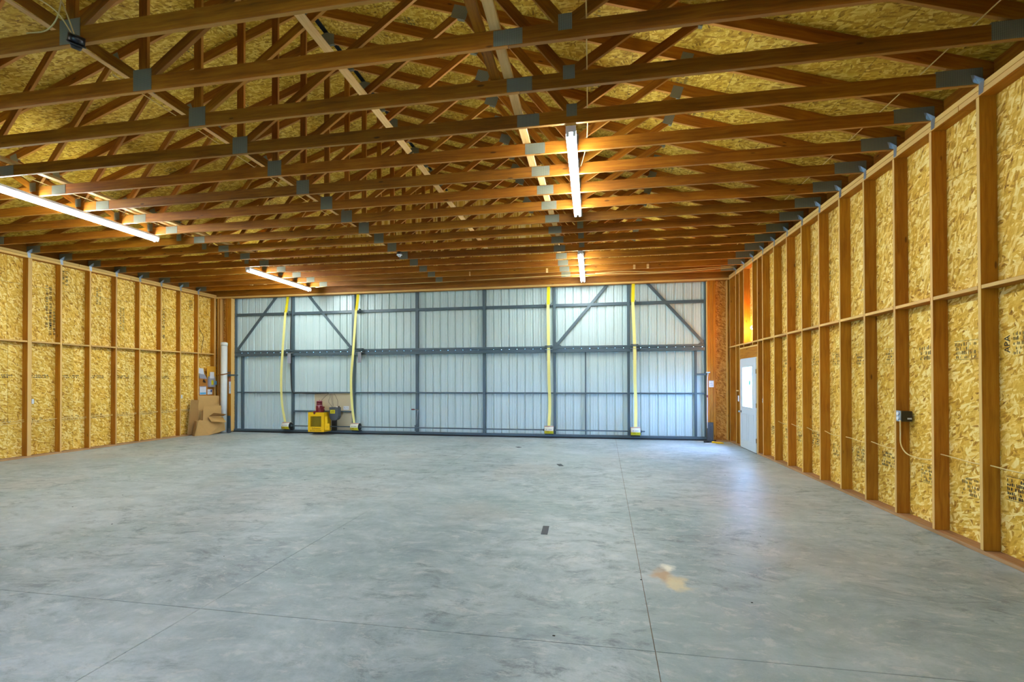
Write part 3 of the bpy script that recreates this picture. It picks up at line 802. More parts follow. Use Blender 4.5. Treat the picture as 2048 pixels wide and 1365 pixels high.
for (nm, xt, _, (ztop, yt), xm, xl, xd, two) in straps:
    t = thing('lift_strap', 'yellow webbing lift strap, %s of the four on the big door' % nm, 'strap', (xd, 12.74, .34), 0, 'lift straps of the big door')
    ym = 12.70 if two else 12.82
    top = [(xt, yt, ztop), (xt-.01, yt-.01, 4.1), (xt-.02, (yt+ym)/2+.02, 3.72)]
    ribbon('double_strap', top, .085, M['strap_deep'], t)['label'] = 'deeper yellow doubled upper length'
    ribbon('webbing', [(xt-.022, (yt+ym)/2+.012, 3.74), (xm, ym, 2.52), (xl, ym+.02, 1.7), (xl+.02, ym+.03, .95), (xd, 12.70, .36)], .080 if not two else .074, M['strap_pale'], t)
    # roller on the upper rail
    g = thing('strap_roller', 'dark roller bracket behind the %s lift strap, on the upper rail' % nm, 'roller', (xt+.04, YD, 3.72), 0, 'strap rollers on the big door')
    xr_ = xt-.02
    box('bracket', (xr_-.075, YD-.10, 3.665), (xr_-.062, YD+.004, 3.79), M['door_paint'], g, .002)
    box('bracket', (xr_+.070, YD-.10, 3.665), (xr_+.083, YD+.004, 3.79), M['door_paint'], g, .002)
    shape('axle', lambda bm: bm_cyl(bm, (-.10, 0, 0), (.125, 0, 0), .022, seg=12), M['door_paint'], g, (xr_, YD-.06, 3.73))
    # guide at the hinge line
    g = thing('strap_guide', 'hinge-line guide bracket with hanging grey plate at the %s strap' % nm, 'bracket', (xm+.1, YD-.05, 2.5), 0, 'strap guides at the hinge line')
    gx = xm+.13 if two else xm
    box('arm', (gx-.10, YD-.14, 2.57), (gx+.10, YD-.036, 2.59), M['door_paint'], g, .002)
    shape('axle', lambda bm: bm_cyl(bm, (-.11, 0, 0), (.11, 0, 0), .016, seg=10), M['door_paint'], g, (gx, YD-.13, 2.545))
    box('arm', (gx-.11, YD-.14, 2.47), (gx+.11, YD-.04, 2.482), M['galv'], g, .002)
    box('hanging_plate', (gx-.055, YD-.125, 2.16), (gx+.055, YD-.117, 2.47), M['grey_panel'], g, .003)
    # drum in its printed cover
    c = thing('strap_drum', 'white and yellow strap drum at the foot of the %s lift strap' % nm, 'drum', (xd, 12.82, .10), 0, 'strap drums along the door foot')
    hw = .125
    def cover(bm):
        seg = 16; prof = []
        for i in range(seg+1):
            an = math.radians(215-250*i/seg)         # opening faces the door
            prof.append((-math.cos(math.radians(0))*0+math.cos(an)*-.115, math.sin(an)*.115, i))
        vs = []
        for x in (-hw, hw):
            vs.append([bm.verts.new((x, -math.sin(math.radians(-60+210*i/seg))*.115, math.cos(math.radians(-60+210*i/seg))*.115)) for i in range(seg+1)])
            vs.append([bm.verts.new((x, -math.sin(math.radians(-60+210*i/seg))*.112, math.cos(math.radians(-60+210*i/seg))*.112)) for i in range(seg+1)])
        for i in range(seg):
            f = bm.faces.new((vs[0][i], vs[0][i+1], vs[2][i+1], vs[2][i])); f.smooth = True
            an = -60+210*(i+.5)/seg; f.material_index = 1 if an > 92 else (2 if 18 < an < 32 else 0)
            bm.faces.new((vs[1][i], vs[3][i], vs[3][i+1], vs[1][i+1]))
            bm.faces.new((vs[0][i], vs[1][i], vs[1][i+1], vs[0][i+1])); bm.faces.new((vs[2][i], vs[2][i+1], vs[3][i+1], vs[3][i]))
    o = shape('drum_cover', cover, [M['drumwhite'], M['drumyel'], M['inkred']], c, (xd, 12.80, .235))
    shape('drum', lambda bm: [bm_cyl(bm, (-.10, 0, 0), (.10, 0, 0), .075, seg=16), bm_cyl(bm, (hw-.012, 0, 0), (hw+.004, 0, 0), .108, seg=20),
                              bm_cyl(bm, (-hw-.004, 0, 0), (-hw+.012, 0, 0), .108, seg=20)], M['black'], c, (xd, 12.80, .235))
    shape('bearing', lambda bm: [bm_cyl(bm, (hw+.004, 0, 0), (hw+.05, 0, 0), .03, seg=12), bm_cyl(bm, (-hw-.05, 0, 0), (-hw-.004, 0, 0), .03, seg=12)], M['door_paint'], c, (xd, 12.80, .235))
    box('drum_foot', (xd-.12, 12.78, .098), (xd+.12, 12.94, .125), M['black'], c, .002)
    marks('label_print', frame((1, 0, 0), (0, .15, 1), (xd, 12.80-.1165, .262)), .16, .022, 1, c, 5, 'inknavy', .8)
    marks('label_print', frame((1, 0, 0), (0, -.5, 1), (xd, 12.80-.1115, .200)), .17, .020, 1, c, 6, 'brownprint', .8)

sh = shape('drive_shaft', lambda bm: bm_cyl(bm, (-9.30, 0, 0), (1.40, 0, 0), .017, seg=10), M['door_paint'], None, (0, 12.80, .235))
tag(sh, 'long thin steel shaft joining the strap drums along the foot of the big door', 'shaft')

# plywood backing, motor, control box -----------------------------------------------
pb = thing('backing_sheet', 'pale plywood sheet fixed to the big door behind the red motor', 'board', (-7.84, YD+.07, .16))
box('sheet', (-8.46, YD+.060, .11), (-7.20, YD+.070, 1.232), M['ply'], pb, .001)
nt = thing('notice', 'small white notice on the pale plywood right of the control box', 'notice', (-7.40, YD+.055, .72))
box('paper', (-7.49, YD+.057, .675+.055), (-7.31, YD+.0595, .84), M['paper'], nt, 0)
marks('print', frame((1, 0, 0), (0, 0, 1), (-7.40, YD+.0568, .785)), .13, .07, 4, nt, 2, 'grey_box', .5)

md = thing('door_motor', 'red electric motor standing in a yellow guard box on the big door', 'motor', (-8.1, 12.6, .07))
def guard(bm):
    # box open at the back with a window frame in front
    x0, x1, y0, y1, z0, z1 = -.262, .262, -.13, .24, 0, .585
    wx0, wx1, wz0, wz1 = -.18, .17, .155, .465
    th = .006
    bm_box(bm, (x0, y0, z0), (wx0, y0+th, z1)); bm_box(bm, (wx1, y0, z0), (x1-.0, y0+th, z1))
    bm_box(bm, (wx0, y0, z0), (wx1, y0+th, wz0))
    # strip above the window with the round cut-out where the motor drops in
    cx, r = -.058, .046; n = 10
    pts = [(wx0, wz1), (wx1, wz1), (wx1, z1), (cx+r, z1)] + [(cx+r*math.cos(math.pi*i/n), z1-r*math.sin(math.pi*i/n)) for i in range(1, n)] + [(cx-r, z1), (wx0, z1)]
    A = [bm.verts.new((x, y0, z)) for x, z in pts]; B = [bm.verts.new((x, y0+th, z)) for x, z in pts]
    bm.faces.new(A[::-1]); bm.faces.new(B)
    for i in range(len(pts)): j = (i+1) % len(pts); bm.faces.new((A[i], A[j], B[j], B[i]))
    bm_box(bm, (x0, y0+th, z0), (x0+th, y1, z1)); bm_box(bm, (x1-th, y0+th, z0), (x1, y1, z1))
    bm_box(bm, (x0, y0+th, z0), (x1, y1, z0+th))
shape('guard_box', guard, M['yellow'], md, (-8.117, 12.68, .09))
def mesh_guard(bm):
    for i in range(19):
        x = -.18+.35*i/18; bm_box(bm, (x-.003, 0, .15), (x+.003, .003, .47))
    for i in range(17):
        z = .155+.31*i/16; bm_box(bm, (-.185, .003, z-.003), (.175, .006, z+.003))
o = shape('guard_mesh', mesh_guard, M['yellow_dk'], md, (-8.117, 12.68-.120, .09)); o['label'] = 'darker expanded mesh filling the window'
box('gear_case', (-8.30, 12.62, .10), (-7.94, 12.84, .56), M['yellow_dk'], md, .02)
def motor(bm):
    bm_cyl(bm, (0, 0, .46), (0, 0, .80), .093, seg=24); bm_cyl(bm, (0, 0, .80), (0, 0, .822), .086, .093, seg=24, mi=1)
    bm_cyl(bm, (0, 0, .822), (0, 0, .875), .083, seg=24); bm_cyl(bm, (0, 0, .882), (0, 0, .935), .083, seg=24)
    bm_cyl(bm, (0, 0, .875), (0, 0, .882), .078, seg=24)
    bm_cyl(bm, (0, 0, .935), (0, 0, .952), .083, .05, seg=24, mi=1); bm_cyl(bm, (0, 0, .952), (0, 0, .975), .009, seg=8)
    for i in range(16):
        a_ = 2*math.pi*i/16; bm_box(bm, (.092*math.cos(a_)-.004, .092*math.sin(a_)-.004, .50), (.092*math.cos(a_)+.004, .092*math.sin(a_)+.004, .78))
    bm_cyl(bm, (-.10, -.070, .545), (-.10, -.070, .64), .046, seg=16)
shape('motor_body', motor, [M['red'], M['redlight']], md, (-8.075, 12.66, .07))
def brake(bm):
    bm_cyl(bm, (.09, 0, .745), (.155, 0, .745), .032, seg=16); bm_cyl(bm, (.09, 0, .66), (.15, 0, .66), .036, seg=16); bm_box(bm, (.08, -.03, .50), (.135, .03, .77), 0, .008)
shape('terminal_box', brake, M['red'], md, (-8.075, 12.66, .07))
shape('chain_guard', lambda bm: [bm_box(bm, (-.01, 0, 0), (.145, .05, .19), 0, .01), bm_box(bm, (-.01, 0, .19), (.075, .05, .41), 0, .01), bm_cyl(bm, (.08, .025, .17), (.08, .0255, .17), .001)], M['yellow'], md, (-7.835, 12.56, .15))
marks('label_print', frame((1, 0, 0), (0, 0, 1), (-7.765, 12.5595, .245)), .06, .02, 1, md, 8, 'brownprint', .8)
text('lettering', 'Schweiss', .078, M['brownprint'], frame((1, 0, 0), (0, 0, 1), (-8.11, 12.5493, .192)), md)
text('lettering', 'BI-FOLD DOORS', .050, M['brownprint'], frame((1, 0, 0), (0, 0, 1), (-8.125, 12.5493, .132)), md, spacing=1.0)

cb = thing('control_box', 'dark grey electrical control box with yellow label beside the red motor', 'box', (-7.62, 12.75, .45))
def cbox(bm):
    pts = [(-.14, .37), (.14, .37), (.145, .10), (.11, .02), (.05, -.02), (-.08, -.02), (-.14, .06)]
    A = [bm.verts.new((x, -.06, z)) for x, z in pts]; B = [bm.verts.new((x, .10, z)) for x, z in pts]
    bm.faces.new(A[::-1]); bm.faces.new(B)
    for i in range(len(pts)): j = (i+1) % len(pts); bm.faces.new((A[i], A[j], B[j], B[i]))
    bm_box(bm, (-.15, -.066, .34), (.15, .102, .36))
shape('case', cbox, M['grey_box'], cb, (-7.62, 12.74, .45))
box('warning_label', (-7.735, 12.675, .635), (-7.575, 12.6795, .745), M['drumyel'], cb, 0)
marks('label_print', frame((1, 0, 0), (0, 0, 1), (-7.655, 12.6745, .69)), .10, .06, 3, cb, 12, 'brownprint', .6)
box('gland', (-7.56, 12.70, .82), (-7.52, 12.74, .845), M['white'], cb, .004); box('gland', (-7.50, 12.72, .80), (-7.47, 12.76, .86), M['black'], cb, .004)
box('stand', (-7.80, 12.86, .10), (-7.66, 12.94, .50), M['black'], cb, .004)
box('switch_arm', (-7.80, 12.72, .55), (-7.762, 12.78, .72), M['black'], cb, .004)
for i, pts in enumerate((
    [(-7.93, 12.94, 1.225), (-8.02, 12.90, 1.15), (-8.12, 12.80, 1.0), (-8.145, 12.66, .90)],
    [(-7.90, 12.94, 1.225), (-7.85, 12.86, 1.12), (-7.86, 12.80, .98), (-7.72, 12.78, .82)],
    [(-7.86, 12.94, 1.225), (-7.82, 12.88, 1.05), (-7.74, 12.80, .92), (-7.70, 12.74, .82)],
    [(-7.80, 12.94, 1.225), (-7.76, 12.86, 1.10), (-7.72, 12.80, .98), (-7.66, 12.74, .83)],
    [(-7.76, 12.94, 1.225), (-7.66, 12.86, 1.14), (-7.56, 12.80, 1.0), (-7.53, 12.74, .84)])):
    tag(tube('power_cable', pts, .0045, M['cable_dk'], seg=5), 'thin black cable looping from the rail down to the motor, %s from the left' % ORD[i], 'cable', 'cables hanging above the motor')
tag(tube('power_cable', [(-9.22, YD-.01, 4.5), (-9.20, YD-.02, 4.0), (-9.23, YD-.01, 3.2), (-9.21, YD-.045, 2.5), (-9.21, YD-.012, 1.6), (-9.16, YD-.01, 1.262), (-8.9, YD+.008, 1.242), (-8.4, YD+.006, 1.226), (-7.95, YD-.01, 1.245)], .016, M['cable_dk'], seg=6),
    'thick dark cable running down the first upright and along the rail to the motor', 'cable')
cr = thing('crank_handle', 'small red-gripped crank on the third upright from the left', 'crank', (-5.10, YD-.03, .3))
tube('crank', [(-5.11, YD-.012, .30), (-5.09, YD-.04, .45), (-5.055, YD-.05, .72), (-5.10, YD-.055, .76), (-5.15, YD-.055, .765)], .012, M['steel'], cr)
shape('grip', lambda bm: bm_cyl(bm, (-.06, 0, 0), (.03, 0, 0), .018, seg=10), M['red'], cr, (-5.19, YD-.055, .765))
box('catch', (-5.16, YD-.04, .13), (-5.06, YD-.002, .30), M['door_paint'], cr, .004)

# ------------------------------------------------------------------ walk door
def walk_door():
    d = empty('door_2', (XR+.02, 11.345, 0), kind='structure')
    y0, y1 = DOOR; x0, x1 = XR-.012, XR+.032
    gy0, gy1, gz0, gz1 = 11.035, 11.70, .985, 1.915
    def leaf(bm):
        def b(a, c, d_, e): bm_box(bm, (x0, a, d_), (x1, c, e))
        b(y0+.012, gy0, .012, 2.095); b(gy1, y1-.012, .012, 2.095); b(gy0, gy1, .012, gz0); b(gy0, gy1, gz1, 2.095)
    shape('leaf', leaf, M['doorwhite'], d)
    def trim(bm, a, b_, c, e, t=.028, h=.008):
        bm_box(bm, (x0-h, a, c), (x0, b_, c+t), 0, .003); bm_box(bm, (x0-h, a, e-t), (x0, b_, e), 0, .003)
        bm_box(bm, (x0-h, a, c+t), (x0, a+t, e-t), 0, .003); bm_box(bm, (x0-h, b_-t, c+t), (x0, b_, e-t), 0, .003)
    shape('glazing_frame', lambda bm: trim(bm, gy0-.02, gy1+.02, gz0-.02, gz1+.02), M['doorwhite'], d)
    for a, b_ in ((y0+.14, 11.30), (11.40, y1-.14)):
        shape('moulded_panel', lambda bm: (trim(bm, a, b_, .20, .84, .018, .005)), M['doorwhite'], d)
    box('glass_pane', (x0+.018, gy0, gz0), (x0+.022, gy1, gz1), M['glass'], d, 0)
    shape('window_sticker', lambda bm: bm_cyl(bm, (0, 0, 0), (-.001, 0, 0), .07, seg=24), M['chalk'], d, (x0+.0175, 11.27, 1.55), Matrix.Diagonal((1, .75, 1.15, 1)))
    def knob(bm):
        bm_cyl(bm, (0, 0, 0), (-.006, 0, 0), .032, seg=18); bm_cyl(bm, (-.006, 0, 0), (-.04, 0, 0), .012, seg=12)
        bm_cyl(bm, (-.04, 0, 0), (-.055, 0, 0), .022, .030, seg=18); bm_cyl(bm, (-.055, 0, 0), (-.072, 0, 0), .030, .018, seg=18)
    shape('door_knob', knob, M['steel'], d, (x0, y1-.075, .86))
    for z in (.28, 1.05, 1.80): box('hinge', (x0-.006, y0-.004, z-.05), (x0+.012, y0+.014, z+.05), M['steel'], d, .002)
    for a, b_, c, e in ((y0-.028, y0+.010, 0, 2.12), (y1-.010, y1+.012, 0, 2.12), (y0+.010, y1-.010, 2.097, 2.12)):
        box('jamb', (XR+.004, a, c), (XR+.145, b_, e), M['pale'] if a < y0+.0 else M['doorwhite'], d, .002)
    box('threshold', (XR-.01, y0, .0), (XR+.16, y1, .011), M['rubber'], d, .001)
walk_door()
portal('walk_door_glass', (XR+.16, 11.37, 1.45), (0, math.radians(-90)*-1, 0), .93, .67)

# ------------------------------------------------------------------ strip lights
def strip(label, x, y0, y1, glow='tube'):
    t = thing('strip_light', label, 'ceiling light', (x, (y0+y1)/2, ZCH), 0, 'fluorescent strip lights under the trusses')
    L = y1-y0; ym = (y0+y1)/2
    def body(bm):
        pts = [(-.054, 0), (.054, 0), (.054, -.035), (.030, -.055), (-.030, -.055), (-.054, -.035)]
        A = [bm.verts.new((a_, -L/2, b_)) for a_, b_ in pts]; B = [bm.verts.new((a_, L/2, b_)) for a_, b_ in pts]
        bm.faces.new(A); bm.faces.new(B[::-1])
        for i in range(6): j = (i+1) % 6; bm.faces.new((A[i], B[i], B[j], A[j]))
    shape('housing', body, M['white'], t, (x, ym, ZCH-.001))
    for s_ in (-1, 1):
        shape('tube', lambda bm: bm_cyl(bm, (0, -L/2+.03, 0), (0, L/2-.03, 0), .0185, seg=12), M[glow], t, (x+s_*.036, ym, ZCH-.078))
        for e in (-1, 1):
            shape('lamp_holder', lambda bm: bm_box(bm, (-.016, -.012, -.045), (.016, .012, .03), 0, .004), M['white'], t, (x+s_*.036, ym+e*(L/2-.014), ZCH-.065))
    box('end_cap', (x-.055, y0-.003, ZCH-.07), (x+.055, y0, ZCH-.001), M['white'], t, .001)
    box('end_cap', (x-.055, y1, ZCH-.07), (x+.055, y1+.003, ZCH-.001), M['white'], t, .001)
strip('white fluorescent strip light, near one right of the middle', -.212, 4.95, 7.45)
strip('white fluorescent strip light, near one cut by the left picture edge', -8.06, 4.93, 7.38)
strip('white fluorescent strip light, far one at the left before the big door', -8.12, 9.77, 12.24)
strip('white fluorescent strip light overhead by the camera, outside the picture at the right', -.212, .12, 2.57, 'tube_dim')
strip('white fluorescent strip light overhead by the camera, outside the picture at the left', -8.06, .12, 2.57, 'tube_dim')
strip('white fluorescent strip light, far small one at the right before the big door', -.225, 9.78, 12.45)

# ------------------------------------------------------------------ lamp holders and cables overhead
def lampholder(label, x, y, z, tilt, white=False):
    t = thing('lamp_socket', label, 'lamp holder', (x, y, z))
    rot = Matrix.Rotation(tilt[0], 4, 'X') @ Matrix.Rotation(tilt[1], 4, 'Y')
    shape('box', lambda bm: bm_cyl(bm, (0, 0, .0), (0, 0, .055), .052, seg=8), M['black'], t, (x, y, z), rot)
    def sock(bm):
        bm_cyl(bm, (0, 0, -.012), (0, 0, 0), .060, .056, seg=20); bm_cyl(bm, (0, 0, -.045), (0, 0, -.012), .030, .040, seg=16)
    shape('socket', sock, M['white'] if white else M['black'], t, (x, y, z), rot)
lampholder('black bare lamp holder hanging off the truss at the top left', -4.02, 2.99, 4.30, (.35, .5))
lampholder('small white lamp holder under the middle trusses', -4.01, 9.19, 4.289, (0, .0), True)
C_ = M['cable']
tag(tube('cable', [(-4.5, 2.62, 4.62), (-4.25, 2.8, 4.58), (-4.10, 2.90, 4.5), (-4.03, 2.985, 4.34)], .005, C_), 'pale cable running straight down to the top left lamp holder', 'cable')
tag(tube('cable', [(-4.60, 3.05, 4.50), (-4.35, 3.02, 4.47), (-4.18, 2.98, 4.55), (-4.10, 2.95, 4.78), (-4.15, 2.94, 4.84), (-4.18, 2.94, 4.76), (-4.10, 2.95, 4.60), (-4.02, 2.985, 4.34)], .005, C_), 'pale cable looped beside the top left lamp holder', 'cable')
tag(tube('cable', [(-4.16, 9.20, 4.49), (-4.10, 9.165, 4.45), (-3.98, 9.165, 4.47), (-3.93, 9.165, 4.40), (-4.0, 9.17, 4.34)], .004, C_), 'curl of pale cable above the small white lamp holder', 'cable')
tag(tube('cable', [(3.06, 1.5, 4.497), (3.07, 5, 4.497), (3.05, 9, 4.497), (3.07, 12.7, 4.497)], .006, C_, n=3), 'yellowish cable lying on the truss bottoms along the right wall', 'cable')
tag(tube('cable', [(-.03, 2.4, 4.497), (-.035, 4.6, 4.497), (-.045, 5.5, 4.497), (-.10, 6.0, 4.48), (-.19, 6.25, 4.36)], .006, C_, n=4), 'pale cable running down to the near right strip light', 'cable')
tag(tube('cable', [(-4.42, 3.6, 4.497), (-4.5, 7, 4.497), (-4.55, 12, 4.497)], .005, C_, n=3), 'pale cable lying on the truss bottoms along the middle', 'cable')
tag(tube('cable', [(-7.86, 4.6, 4.497), (-7.84, 7, 4.497), (-7.86, 12, 4.497)], .005, C_, n=3), 'pale cable lying on the truss bottoms over the left strip lights', 'cable')
tag(tube('cable', [(-7.9, 12.2, 4.338), (-7.0, 12.19, 4.36), (-5.5, 12.2, 4.34), (-3.6, 12.2, 4.35), (-1.3, 12.2, 4.385), (0, 12.2, 4.395), (1.2, 12.2, 4.36), (2.4, 12.2, 4.365), (3.55, 12.2, 4.42)], .008, C_), 'pale cable slung across the last truss, lower of two', 'cable')
tag(tube('cable', [(.1, 12.2, 4.41), (.9, 12.19, 4.425), (1.6, 12.2, 4.38), (2.3, 12.19, 4.40), (3.5, 12.2, 4.45)], .008, C_), 'pale cable slung across the last truss, upper of two at the right', 'cable')

# cables along the walls through the studs
def wall_run(label, X, ys, z0, sag, r, dev, seed, y_beg, y_stop, jig=.02):
    rr = random.Random(seed); pts = []
    for a_, b_ in zip(ys, ys[1:]):
        if b_ <= y_beg or a_ >= y_stop: continue
        pts.append((X, a_+.019, z0+rr.uniform(-jig, jig)))
        for t_ in (.25, .5, .75): pts.append((X+dev*(1-abs(2*t_-1)), a_+(b_-a_)*t_, z0-sag*(4*t_*(1-t_))+rr.uniform(-.006, .006)))
    pts.append((X, ys[-1] if ys[-1] < y_stop else y_stop, z0))
    return tag(tube('cable', pts, r, C_, n=2, seg=5), label, 'cable')
yl = [7.834+OC*(i-1) for i in range(-2, 9)]
wall_run('pale cable through the left wall studs, upper strand', XL-.085, yl, .795, .02, .006, -.02, 1, 5.8, 11.5)
wall_run('pale cable through the left wall studs, lower strand', XL-.080, yl, .775, .045, .006, -.02, 2, 5.8, 11.5)
yr_ = [4.915+OC*(i-1) for i in range(-1, 10)]
wall_run('pale cable threaded low through the right wall studs', XR+.062, [y for y in yr_ if y > 6.0], .80, .03, .006, .03, 3, 6.0, 9.9)
wall_run('pale cable low in the nearest right wall bays', XR+.062, [3.086, 3.696, 4.305, 4.915, 5.525], .83, .02, .006, .03, 4, 3., 5.53, .01)
tag(tube('cable', [(XR-.012, 6.04, 1.14), (XR-.008, 6.045, 1.0), (XR-.006, 6.04, .86), (XR+.02, 5.99, .765), (XR+.05, 5.86, .735), (XR+.06, 5.70, .745), (XR+.06, 5.53, .785)], .007, C_), 'pale cable dropping out of the black outlet box on the right wall', 'cable')
tag(tube('cable', [(XR+.10, 12.50, 2.49), (XR+.10, 12.52, 2.8), (XR+.11, 12.45, 3.0), (XR+.12, 12.30, 3.12)], .007, C_), 'yellowish cable curving up in the right corner bay', 'cable')
tag(tube('cable', [(XL-.06, 12.17, ZPL), (XL-.06, 12.18, 3.6), (XL-.07, 12.24, 3.2), (XL-.06, 12.36, 3.0), (XL-.08, 12.34, 2.7), (XL-.07, 12.30, 2.49)], .006, M['cable_dk']), 'thin dark cable hanging in the last bay of the left wall', 'cable')

# outlets -------------------------------------------------------------------------
def outlet(label, x, y, z, sgn, body='black'):
    t = thing('wall_outlet', label, 'outlet', (x, y, z))
    box('box', (min(x, x+sgn*.06), y-.03, z-.05), (max(x, x+sgn*.06), y+.03, z+.05), M['inknavy'] if body == 'blue' else M['black'], t, .003)
    fx = x-sgn*.004
    for dz in (-.022, .022): shape('socket', lambda bm: bm_cyl(bm, (0, 0, 0), (-sgn*.005, 0, 0), .0185, seg=14), M['white'], t, (fx, y, z+dz))
    box('yoke', (min(fx, x), y-.02, z-.052), (max(fx, x), y+.02, z+.052), M['white'], t, .001)
outlet('outlet with white sockets in the first full bay of the left wall', XL-.02, 7.945, 1.19, -1)
outlet('outlet with white sockets in the left wall bay before the cardboard', XL-.02, 11.57, 1.165, -1)
outlet('outlet with white sockets on the right wall near the white door', XR+.02, 10.475-.0, 1.175, 1)
t = thing('outlet_box', 'black outlet box on a right wall stud with its cable below', 'outlet', (XR+.07, 6.12, 1.19))
box('box', (XR+.004, 6.046, 1.125), (XR+.118, 6.132, 1.245), M['black'], t, .004)
box('box_label', (XR+.065, 6.0445, 1.150), (XR+.11, 6.0462, 1.168), M['paper'], t, 0)
box('yoke', (XR-.004, 6.050, 1.125), (XR+.004, 6.128, 1.25), M['galv'], t, .001)
for dz in (-.026, .028): shape('socket', lambda bm: bm_cyl(bm, (0, 0, 0), (-.010, 0, 0), .021, seg=14), M['white'], t, (XR-.004, 6.09, 1.187+dz))
t = thing('light_switch', 'white switch plate left of the white walk door', 'switch', (XR, 12.06, 1.15))
box('plate', (XR-.008, 12.00, 1.09), (XR, 12.09, 1.23), M['white'], t, .002); box('toggle', (XR-.016, 12.038, 1.148), (XR-.008, 12.050, 1.172), M['white'], t, .001)
t = thing('wall_tag', 'small pale tag strip above the white switch plate', 'label', (XR, 12.1, 1.35))
box('strip', (XR-.004, 12.03, 1.335), (XR, 12.20, 1.365), M['pale'], t, 0)

# bare bulb over the walk door --------------------------------------------------------
t = thing('wall_bulb', 'bare glowing bulb in a holder on the stud above the white door', 'lamp', (XR+.06, 11.04, 2.80))
shape('holder', lambda bm: [bm_cyl(bm, (0, 0, 0), (0, .02, 0), .055, seg=20), bm_cyl(bm, (0, .02, 0), (0, .055, 0), .026, seg=14)], M['black'], t, (XR+.055, 11.052, 2.80))
def bulb(bm):
    r = bmesh.ops.create_uvsphere(bm, u_segments=16, v_segments=10, radius=.042); bmesh.ops.scale(bm, vec=(1, 1.25, 1), verts=r['verts']); bmesh.ops.translate(bm, vec=(0, .095, 0), verts=r['verts'])
    bm_cyl(bm, (0, 0, 0), (0, .065, 0), .014, .028, seg=14)
shape('bulb', bulb, M['bulb'], t, (XR+.055, 11.107, 2.80))
pl = bpy.data.lights.new('bulb_light', 'POINT'); pl.energy = BULB_WATT; pl.color = (1, .42, .13); pl.shadow_soft_size = .035
po = bpy.data.objects.new('bulb_light', pl); po.location = (XR+.02, 11.17, 2.80); COL.objects.link(po)
po.parent = t; po.matrix_basis = WM[t].inverted() @ Matrix.Translation((XR+.055, 11.30, 2.80))

# ------------------------------------------------------------------ left corner
def quadsheet(name, pts, th, mat, parent):
    """thin stiff sheet through 4+ world points"""
    P = [Vector(p) for p in pts]; c = sum(P, Vector())/len(P); n = (P[1]-P[0]).cross(P[2]-P[1]).normalized()*th/2
    def fn(bm):
        A = [bm.verts.new(p-c-n) for p in P]; B = [bm.verts.new(p-c+n) for p in P]
        bm.faces.new(A[::-1]); bm.faces.new(B)
        for i in range(len(P)): j = (i+1) % len(P); bm.faces.new((A[i], A[j], B[j], B[i]))
    return shape(name, fn, mat, parent, c)
t = thing('flattened_box', 'tall flattened cardboard box leaning in the left corner', 'box', (-11.6, 12.45, 0))
quadsheet('front_sheet', [(-11.62, 12.02, .005), (-11.37, 12.57, .005), (-11.46, 12.60, 1.16), (-11.72, 12.08, 1.18)], .008, M['card'], t)
quadsheet('rear_sheet', [(-11.66, 11.98, .005), (-11.42, 12.62, .005), (-11.50, 12.64, .86), (-11.75, 12.06, 1.05)], .008, M['card_in'], t)
quadsheet('flap', [(-11.47, 12.38, .62), (-11.44, 12.46, .62), (-11.49, 12.48, .80), (-11.52, 12.40, .79)], .006, M['card_in'], t)
t = thing('folded_box', 'dark-edged folded cardboard box leaning on the left wall behind the others', 'box', (-11.7, 11.95, 0))
quadsheet('front_sheet', [(-11.72, 11.74, .04), (-11.64, 12.04, .005), (-11.70, 12.09, 1.04), (-11.748, 11.88, 1.06)], .01, M['card_in'], t)
quadsheet('side_sheet', [(-11.745, 11.76, .04), (-11.72, 11.72, .04), (-11.73, 11.84, 1.05), (-11.748, 11.87, 1.05)], .008, M['card'], t)
t = thing('open_box', 'low open cardboard box at the front of the corner pile', 'box', (-11.4, 12.1, 0))
quadsheet('front_panel', [(-11.48, 11.72, .0), (-11.28, 12.02, .0), (-11.17, 12.52, .10), (-11.18, 12.50, .36), (-11.40, 12.02, .30), (-11.50, 11.78, .40)][:4]+[(-11.44, 11.82, .46)], .006, M['card'], t)
quadsheet('side_panel', [(-11.60, 11.76, .0), (-11.48, 11.72, .0), (-11.47, 11.78, .44), (-11.62, 11.86, .44)], .006, M['card_in'], t)
quadsheet('back_panel', [(-11.60, 11.80, .0), (-11.36, 12.50, .0), (-11.36, 12.50, .42), (-11.60, 11.86, .44)], .006, M['card'], t)
t = thing('flapped_box', 'cardboard box with two flaps sticking out towards the white pipe', 'box', (-11.35, 12.4, .4))
quadsheet('front_panel', [(-11.47, 12.00, .36), (-11.26, 12.46, .36), (-11.30, 12.50, .86), (-11.50, 12.05, .86)], .006, M['card'], t)
quadsheet('upper_flap', [(-11.38, 12.14, .56), (-11.19, 12.46, .54), (-11.02, 12.40, .60), (-11.20, 12.12, .66)], .006, M['card_in'], t)
quadsheet('lower_flap', [(-11.40, 12.12, .54), (-11.20, 12.46, .50), (-11.00, 12.36, .36), (-11.24, 12.06, .40)], .006, M['card'], t)
quadsheet('torn_edge', [(-11.56, 11.98, .30), (-11.47, 12.06, .34), (-11.50, 12.10, .78), (-11.56, 12.04, .70)], .006, M['card_in'], t)
t = thing('plastic_pipe', 'tall white plastic pipe standing beside the cardboard in the left corner', 'pipe', (-11.30, 12.62, 0))
def pipe(bm):
    bm_cyl(bm, (0, 0, .0), (-.0, .02, 2.70), .088, seg=24); bm_cyl(bm, (0, .02, 2.70), (0, .02, 2.79), .096, seg=24)
shape('pipe', pipe, M['pvc'], t, (-11.30, 12.60, .02))
shape('cap', lambda bm: bm_cyl(bm, (0, .02, 2.79), (0, .02, 2.81), .092, .05, seg=24), M['pvc'], t, (-11.30, 12.60, .02))
t = thing('wooden_batten', 'thin wooden batten fixed across the white pipe', 'batten', (-11.25, 12.49, 1.83))
